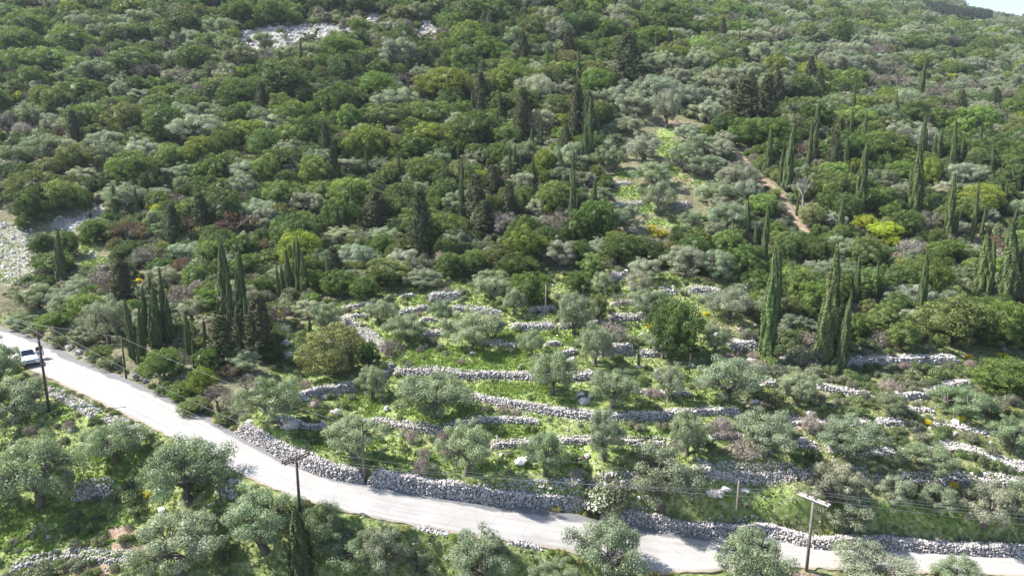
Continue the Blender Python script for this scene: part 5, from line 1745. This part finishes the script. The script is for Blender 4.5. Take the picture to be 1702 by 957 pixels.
C = np.stack([x, y, Hq(x, y)], 1)
mb = MB(); hh = rng.uniform(.08, .28, n) * (.7 + .6 * gr)
for q in range(3):
    a = rng.uniform(0, 6.283, n); w = rng.uniform(.06, .14, n); ln = rng.normal(0, .5, (n, 2)) * hh[:, None]
    off = rng.normal(0, .07, (n, 2)); d = np.stack([np.cos(a), np.sin(a)], 1)
    b0 = C.copy(); b0[:, :2] += off - d * w[:, None]; b1 = C.copy(); b1[:, :2] += off + d * w[:, None]; tp = C.copy(); tp[:, :2] += off + ln; tp[:, 2] += hh
    b0[:, 2] -= .03; b1[:, 2] -= .03
    V = np.stack([b0, b1, tp], 1).reshape(-1, 3)
    mb.add(V, T=np.arange(3 * n).reshape(n, 3), var=np.repeat(np.clip(.25 + .6 * gr * pn + rng.normal(0, .16, n), 0, 1), 3))
def grass_mat():
    m, nn, l, b = new_mat("grass_blades")
    va = nn.new("ShaderNodeAttribute"); va.attribute_name = "var"; cr = nn.new("ShaderNodeValToRGB"); e = cr.color_ramp.elements
    e[0].position = .05; e[0].color = (.28, .255, .15, 1); e[1].position = 1; e[1].color = (.32, .41, .10, 1)
    q = e.new(.25); q.color = (.17, .21, .07, 1); q = e.new(.6); q.color = (.19, .29, .06, 1)
    l.new(va.outputs["Fac"], cr.inputs[0]); l.new(cr.outputs[0], b.inputs["Base Color"]); b.inputs["Roughness"].default_value = .7; b.inputs["Specular IOR Level"].default_value = .1
    tr = nn.new("ShaderNodeBsdfTranslucent"); mx = nn.new("ShaderNodeMixShader"); mx.inputs[0].default_value = .35; l.new(cr.outputs[0], tr.inputs[0])
    l.new(b.outputs[0], mx.inputs[1]); l.new(tr.outputs[0], mx.inputs[2]); l.new(mx.outputs[0], nn["Material Output"].inputs[0]); return m
tag(mb.obj("grass", [grass_mat()]), "fresh green spring grass on the terraces and clearings", "grass", kind="stuff")
print("grass tufts", n)
# rubble where bare rock shows
n = 330000
th = rng.uniform(-math.radians(42), math.radians(42), n); r = np.sqrt(rng.uniform(42 ** 2, 260 ** 2, n))
x = np.sin(th) * r; y = np.cos(th) * r; rk = Hq(x, y, G_ROCK); dr_ = Hq(x, y, G_DIRT); rd_, rh_, _ = road_info(x, y)
px, py, pz = project(np.stack([x, y, Hq(x, y)], 1)); it = inpoly(px, py, TERR); pn = fbm(x / 2.5, y / 2.5, 41)
pr = np.clip(rk * .8 + dr_ * .05 + np.where(it, .035, 0), 0, 1) * np.where(it, 1, .8) * np.clip((pn - .2) * 2.2, 0, 1)
keep = (px > -60) & (px < 1760) & (py < 985) & (rd_ > rh_ + .4) & (rng.random(n) < pr)
x = x[keep]; y = y[keep]; n = len(x); sz = rng.uniform(.09, .2, n) * np.where(rng.random(n) < .12, 2.2, 1) * np.clip(pz[keep] / 110, .8, 1.7)
V, T, var = stones(np.stack([x, y, Hq(x, y) + sz * .15], 1), sz, rng)
mb = MB(); mb.add(V, T=T, var=np.clip(var + .15, 0, 1)); tag(mb.obj("rubble", [M_STONE]), "loose pale limestone rubble scattered over bare ground and scree", "rubble", kind="stuff")
print("rubble", n)
# single boulders and outcrops (photo pixel of foot, width px)
BOULD = [(476,596,22,20),(478,575,16,16),(561,690,14,16),(643,682,10,12),(500,702,12,9),(520,676,12,16),(507,668,14,14),(538,664,12,12),(483,712,20,20),(462,700,14,14),(525,790,10,8),(949,601,10,10),(972,668,18,14),(966,660,12,12),
 (650,804,26,28),(640,797,14,14),(1205,815,18,10),(1186,822,22,14),(1240,816,16,8),(132,588,14,14),(150,598,16,16),(118,580,12,12),(163,606,12,12),(226,627,12,12),(240,634,12,10),(275,655,10,18),(545,560,12,8),(865,770,22,18),(880,762,16,12),
 (1330,735,18,12),(1345,690,14,10),(1310,692,16,10),(1190,560,12,10),(1150,610,12,8),(605,700,10,8),(820,880,8,8),(1060,610,12,8),(1255,670,12,10),(415,705,14,10),(840,842,14,10),(905,838,16,12),(960,832,14,12)]
for i, (bx, by, w, h) in enumerate(BOULD):
    X, z = hit(bx, by); X = X[0]; sc = float(z[0]) / FPX
    if float(road_info(np.array([X[0]]), np.array([X[1]]))[0][0]) < float(road_info(np.array([X[0]]), np.array([X[1]]))[1][0]) + .5: continue
    rg = np.random.default_rng(500 + i); mb = MB()
    for q in range(3):
        c = np.array([X[0] + rg.normal(0, .2) * w * sc, X[1] + rg.normal(0, .12) * w * sc, X[2] + h * sc * rg.uniform(.1, .35)])
        me_ = ICO * (1 + rg.normal(0, .16, (12, 1))); V = (me_ @ rot_rand(1, rg)[0].T) * np.array([w, w * .8, h]) * sc * rg.uniform(.32, .55) + c
        mb.add(V, T=ICF, var=rg.uniform(.35, .75))
    o = mb.obj("boulder", [M_STONE]); o["px"] = 0
    it_ = dict(noun="limestone boulder", word="pale", w=w * 1.6, px=bx, py=by); it_['o'] = o; BOULD[i] = it_
bi = [b for b in BOULD if isinstance(b, dict)]; lab_jobs(bi)
for b in bi: del b['o']["px"]; tag(b['o'], b['label'], "boulder", "boulders among the terraces")

# white flowering bush by the road wall: pale blossom clusters on a green bush
def by_px(px_, py_):
    X, z = hit(px_, py_); return X[0], float(z[0])
X, z = by_px(1003, 850)
e = empty("flowering_bush", X); W_ = 76 * z / FPX
cr = link(bpy.data.objects.new("crown", LIB['B'][1].crown), e); cr.scale = (W_, W_ * .8, W_ * .72); cr["tint"] = (.14, .17, .07)
tr = link(bpy.data.objects.new("trunk", LIB['B'][1].trunk), e); tr.scale = cr.scale
rg = np.random.default_rng(3); n = 1500; d = rdir(n, rg, -.1); pos = d * np.array([W_ * .47, W_ * .38, W_ * .42]) * rg.uniform(.8, 1.08, (n, 1)) + np.array([0, 0, W_ * .24])
sel = fbm(pos[:, 0] * 1.2 + 9, pos[:, 2] * 1.2 + 3, 6) > .47; V, Q = leaves(pos[sel], d[sel] + rg.normal(0, .5, (sel.sum(), 3)), .2, .14, rg)
mb = MB(); mb.add(V, Q, var=.5); fl = mb.obj("blossom", [plain("white_blossom", (.68, .66, .58), .8)], e)
tag(e, "pale blossoming bush spilling over the roadside wall", "bush")

# ------------------------------------------------------------------ utility poles and wires
def up_pole(px_top, px_foot, r, name, label, arms=None, pale=False, drop=0.0, base=None):
    if base is None: X, z = by_px(*px_foot)
    else: X, z = base
    h = (px_foot[1] - px_top[1]) * z / FPX / math.cos(PITCH + math.atan(((px_top[1] + px_foot[1]) / 2 - 478) / FPX))
    # exact height: match the top pixel row
    for _ in range(6):
        _, yy, zz = project(X + np.array([0, 0, h])); h += (float(yy) - px_top[1]) * float(zz) / FPX
    e = empty(name, X)
    wood = M_WOODPALE if pale else M_WOOD
    mb = MB(); V, Q, T = tube([(0, 0, -.6), (0, 0, h * .5), (0, 0, h)], [r, r * .88, r * .75], 10); mb.add(V, Q, T); mb.obj("pole", [wood], e, smooth=True)
    if arms:
        ang, ln, nb = arms; c_, s_ = math.cos(ang), math.sin(ang); R3 = np.array([[c_, -s_, 0], [s_, c_, 0], [0, 0, 1]])
        for b in range(nb):
            off = (-.16, .16)[b] if nb == 2 else .14
            mb = MB(); V, Q = box((0, off, 0), (ln, .075, .09)); mb.add(V @ R3.T + np.array([0, 0, h - .25]), Q); mb.obj("crossarm", [M_ARMPALE if pale else wood], e)
            for xx in (-ln * .46, -ln * .16, ln * .42) if True else ():
                mb = MB(); V, Q, T = tube([(xx, off, .06), (xx, off, .14), (xx, off, .16), (xx, off, .24), (xx, off, .3)], [.03, .03, .075, .085, .05], 8)
                mb.add(V @ R3.T + np.array([0, 0, h - .25]), Q, T); mb.obj("insulator", [M_PORC], e, smooth=True)
        tips = [(np.array([xx * c_, xx * s_, h + .05]) + X) for xx in (-ln * .46, -ln * .16, ln * .42)]
    else:
        mb = MB(); V, Q, T = tube([(0, 0, h), (0, 0, h + .1), (0, 0, h + .16)], [.03, .07, .04], 8); mb.add(V, Q, T); mb.obj("insulator", [M_PORC], e, smooth=True)
        tips = [X + np.array([0, 0, h + .12])]
    tag(e, label, "utility pole", "utility poles along the road"); return tips, X, h
p1, X1, h1 = up_pole((66, 548), (82, 684), .13, "utility_pole", "tall dark utility pole with crossarm in front of the road, right of the white car", (math.radians(28), 2.5, 1))
X, z = by_px(499, 856)
p2, X2, h2 = up_pole((491, 757), (499, 856), .12, "utility_pole", "dark utility pole with double crossarms standing among the trees at the bend", (math.radians(52), 2.3, 2), base=(X, z))
Xb = D(np.array(1339.), np.array(962.), 33.6); Xb[2] = float(Hq(Xb[0], Xb[1]))
p3, X3, h3 = up_pole((1352, 824), (1339, 962), .13, "utility_pole", "weathered utility pole with two pale crossarms at the lower right", (math.radians(-50), 2.5, 2), pale=True, base=(Xb, 56.))
q1, _, _ = up_pole((199, 562), (210, 630), .11, "telephone_pole", "slim dark pole on the rocky bank behind the road at left")
q2, _, _ = up_pole((600, 714), (606, 803), .12, "telephone_pole", "slim brown pole standing against the long white roadside wall", pale=True)
q3, _, _ = up_pole((1230, 797), (1222, 881), .10, "telephone_pole", "slim grey-brown pole at the shaded lower right wall", pale=True)
q4, _, _ = up_pole((905, 473), (907, 527), .11, "telephone_pole", "thin pole high on the terraces in front of the oak forest", pale=True)
q5, _, _ = up_pole((1146, 590), (1146, 622), .06, "telephone_pole", "short thin post among the centre right olives")
def wire(pts, sag, label, r=.012):
    P_ = []
    for a, b in zip(pts[:-1], pts[1:]):
        for t in np.linspace(0, 1, 26)[(1 if P_ else 0):]:
            p = np.array(a) * (1 - t) + np.array(b) * t; p[2] -= sag * 4 * t * (1 - t); P_.append(p)
    V, Q, T = tube(P_, r, 5, False); mb = MB(); mb.add(V, Q, T); o = mb.obj("overhead_wire", [M_WIRE], smooth=True); tag(o, label, "wire", "overhead wires along the road")
left = [P(np.array(-340. - 12 * i), np.array(395. + 7 * i), np.array(112.)) for i in range(3)]
right = [P(np.array(2250. + 40 * i), np.array(890. + 14 * i), np.array(52.)) for i in range(3)]
for i, nm in enumerate(("nearest of the three main wires over the road", "middle one of the three main wires over the road", "farthest of the three main wires over the road")):
    wire([left[i], p1[i], p2[i], p3[i], right[i]], .55, nm)
qL = P(np.array(-300.), np.array(470.), np.array(104.))
wire([qL, q1[0], q2[0], q3[0]], .5, "thin wire joining the slim poles along the uphill road edge", .011)
wire([q3[0], right[2] + np.array([0, 3, -1])], .4, "thin wire leaving the lower right slim pole to the right", .011)

# ------------------------------------------------------------------ the white car
def build_car():
    Xc, z = by_px(47, 604)
    zc = float(road_info(np.array([Xc[0]]), np.array([Xc[1]]))[2][0])
    e = empty("parked_car", (Xc[0], Xc[1], zc + .035), math.radians(-46)); e.scale = (1, 1, 1)
    white = plain("white_car_paint", (.78, .79, .8), .25, spec=.5); glass = plain("dark_car_glass", (.012, .016, .03), .06, spec=.6)
    black = plain("black_plastic", (.02, .02, .022), .5); tyre = plain("tyre_rubber", (.02, .02, .02), .85); rim_m = plain("alloy_rim", (.4, .4, .42), .35, .7); lamp_m = plain("headlight_lens", (.5, .52, .56), .1, spec=.6)
    red = plain("tail_light_lens", (.35, .02, .02), .2); plate = plain("number_plate", (.7, .7, .68), .5)
    # cross sections along the length: x, half width low, half width at belt, z bottom, z belt
    st = [(2.02, .62, .60, .42, .62), (1.98, .76, .72, .30, .74), (1.75, .84, .78, .22, .86), (1.2, .86, .80, .20, .96), (.85, .86, .82, .20, 1.0), (0, .87, .84, .20, 1.0), (-1.2, .87, .84, .20, 1.03), (-1.75, .85, .80, .24, 1.04), (-1.95, .80, .74, .32, .98), (-2.0, .70, .66, .42, .8)]
    V = []; n = 12
    for x_, wl_, wb, zb, zt in st:
        zm = (zb + zt) / 2
        for (yy, zz) in [(-wl_ * .86, zb), (-wl_, zb + .14), (-wl_ * 1.0, zm), (-wb, zt - .07), (-wb * .9, zt), (-wb * .4, zt + .025), (wb * .4, zt + .025), (wb * .9, zt), (wb, zt - .07), (wl_, zm), (wl_, zb + .14), (wl_ * .86, zb)]: V.append((x_, yy, zz))
    Q = [(i * n + k, (i + 1) * n + k, (i + 1) * n + (k + 1) % n, i * n + (k + 1) % n) for i in range(len(st) - 1) for k in range(n)]
    T = []; b = len(V); V.append((2.02, 0, .52)); V.append((-2.0, 0, .6))
    for k in range(n): T.append((k, (k + 1) % n, b)); T.append(((len(st) - 1) * n + (k + 1) % n, (len(st) - 1) * n + k, b + 1))
    mb = MB(); mb.add(V, Q, T); mb.obj("body", [white], e, smooth=True)
    # cabin: belt outline to roof outline
    be = [(.95, .70), (.95, -.70), (-1.78, -.72), (-1.78, .72)]; ro = [(.22, .56), (.22, -.56), (-1.45, -.58), (-1.45, .58)]
    def prism(lo, hi, z0, z1): return [(x_, y_, z0) for x_, y_ in lo] + [(x_, y_, z1) for x_, y_ in hi], [(0, 1, 5, 4), (1, 2, 6, 5), (2, 3, 7, 6), (3, 0, 4, 7), (4, 5, 6, 7), (3, 2, 1, 0)]
    mb = MB(); V, Q = prism(be, ro, .98, 1.50); mb.add(V, Q)
    V, Q = prism(ro, [(.1, .48), (.1, -.48), (-1.35, -.5), (-1.35, .5)], 1.50, 1.56); mb.add(V, Q); mb.obj("roof", [white], e)
    def pane(nm, a, b_, c, d, inset=.1, push=.012):
        A = np.array([a, b_, c, d], float); ctr = A.mean(0); A = ctr + (A - ctr) * (1 - inset); nn_ = np.cross(A[1] - A[0], A[3] - A[0]); nn_ /= np.linalg.norm(nn_)
        if nn_ @ (ctr - np.array([-.4, 0, 1.2])) < 0: nn_ = -nn_
        F = A + nn_ * push; mb = MB(); mb.add(np.concatenate([F, A - nn_ * .01]), [(0, 1, 2, 3), (0, 4, 5, 1), (1, 5, 6, 2), (2, 6, 7, 3), (3, 7, 4, 0)]); return mb.obj(nm, [glass], e)
    pane("windscreen", (.95, .70, .99), (.95, -.70, .99), (.22, -.56, 1.5), (.22, .56, 1.5), .08)
    pane("rear_window", (-1.78, .72, 1.0), (-1.78, -.72, 1.0), (-1.45, -.58, 1.5), (-1.45, .58, 1.5), .16)
    for s in (1, -1):
        pane("side_window", (.8, s * .70, 1.02), (-.38, s * .71, 1.02), (-.38, s * .565, 1.48), (.2, s * .56, 1.48), .1)
        pane("side_window", (-.42, s * .71, 1.02), (-1.6, s * .72, 1.02), (-1.38, s * .58, 1.48), (-.42, s * .565, 1.48), .1)
        for xw in (1.28, -1.22):
            mb = MB(); V, Q, T = tube([(xw, s * .66, .31), (xw, s * .885, .31)], [.31, .31], 20); mb.add(V, Q, T); w_ = mb.obj("wheel", [tyre], e, smooth=False)
            mb = MB(); V, Q, T = tube([(xw, s * .87, .31), (xw, s * .897, .31)], [.19, .17], 14); mb.add(V, Q, T); mb.obj("rim", [rim_m], w_)
            V, Q, T = tube([(xw, s * .84, .33), (xw, s * .872, .33)], [.365, .365], 20); mb = MB(); mb.add(V, Q, T); mb.obj("wheel_arch", [black], e)
        mb = MB(); V, Q, T = tube([(1.80, s * .70, .71), (1.92, s * .66, .67), (1.985, s * .56, .62)], [.09, .11, .07], 10); mb.add(V, Q, T); mb.obj("headlight", [lamp_m], e, smooth=True)
        mb = MB(); V, Q = box((-1.97, s * .66, .88), (.06, .12, .26)); mb.add(V, Q); mb.obj("tail_light", [red], e)
        mb = MB(); V, Q = box((.72, s * .93, 1.02), (.14, .2, .13)); mb.add(V, Q); mb.obj("mirror", [black], e)
    mb = MB(); V, Q = box((2.01, 0, .60), (.06, .8, .13)); mb.add(V, Q); V, Q = box((2.0, 0, .36), (.08, 1.1, .14)); mb.add(V, Q); mb.obj("grille", [black], e)
    mb = MB(); V, Q = box((2.045, 0, .49), (.02, .5, .11)); mb.add(V, Q); mb.obj("number_plate", [plate], e)
    # rear door on the far side stands open
    mb = MB(); R_ = np.array([[math.cos(1.15), -math.sin(1.15), 0], [math.sin(1.15), math.cos(1.15), 0], [0, 0, 1]])
    V, Q = box((-.5, 0, .68), (1.0, .05, .66)); mb.add((V @ R_.T) + np.array([-.42, .86, 0]) + np.array([0, 0, 0]), Q); 
    dr = mb.obj("door", [white], e)
    return e
car = build_car()
_R = np.array([[math.cos(2.2), -math.sin(2.2), 0], [math.sin(2.2), math.cos(2.2), 0], [0, 0, 1]])
dr = [c for c in car.children if c.name.startswith("door")][0]
me_ = dr.data; me_.clear_geometry()
def _dorr():
    # door hinged at its front edge just behind the front door, swung outwards
    hinge = np.array([-.38, .86, 0]); a = math.radians(62); d = np.array([-math.cos(a), math.sin(a), 0]); nrm_ = np.array([d[1], -d[0], 0])
    def slab(l0, l1, z0, z1, th): return np.array([hinge + d * l + nrm_ * t + np.array([0, 0, z]) for l in (l0, l1) for t in (-th, th) for z in (z0, z1)])
    Qb = [(0, 1, 3, 2), (4, 6, 7, 5), (0, 4, 5, 1), (2, 3, 7, 6), (0, 2, 6, 4), (1, 5, 7, 3)]
    a_ = MB(); a_.add(slab(0, .95, .3, .99, .035), Qb); b_ = MB(); b_.add(slab(.06, .88, 1.0, 1.44, .015), Qb)
    return a_, b_
a_, b_ = _dorr()
_o = bpy.data.objects.new("tmp", a_.mesh("door", list(dr.data.materials))); dr.data = _o.data; bpy.data.objects.remove(_o)
b_.obj("door_window", [bpy.data.materials["dark_car_glass"]], dr)
tag(car, "white hatchback parked on the pale road at the left edge, one door open", "car")

# ------------------------------------------------------------------ the air between here and the far ridge
zb = float(HG.min()) - 1; zt = float(HG.max()) + 16
mb = MB(); V, Q = box((0, 650, (zb + zt) / 2), (3400, 2200, zt - zb)); mb.add(V, Q)
hm = bpy.data.materials.new("haze_air"); hm.use_nodes = True; hn = hm.node_tree.nodes
hn.remove(hn["Principled BSDF"]); pv = hn.new("ShaderNodeVolumePrincipled"); pv.inputs["Color"].default_value = (.72, .82, .95, 1)
pv.inputs["Density"].default_value = 0.00013; pv.inputs["Anisotropy"].default_value = 0.1
hm.node_tree.links.new(pv.outputs[0], hn["Material Output"].inputs["Volume"])
tag(mb.obj("haze", [hm]), "thin blue air haze over the hillside", "haze", kind="stuff")
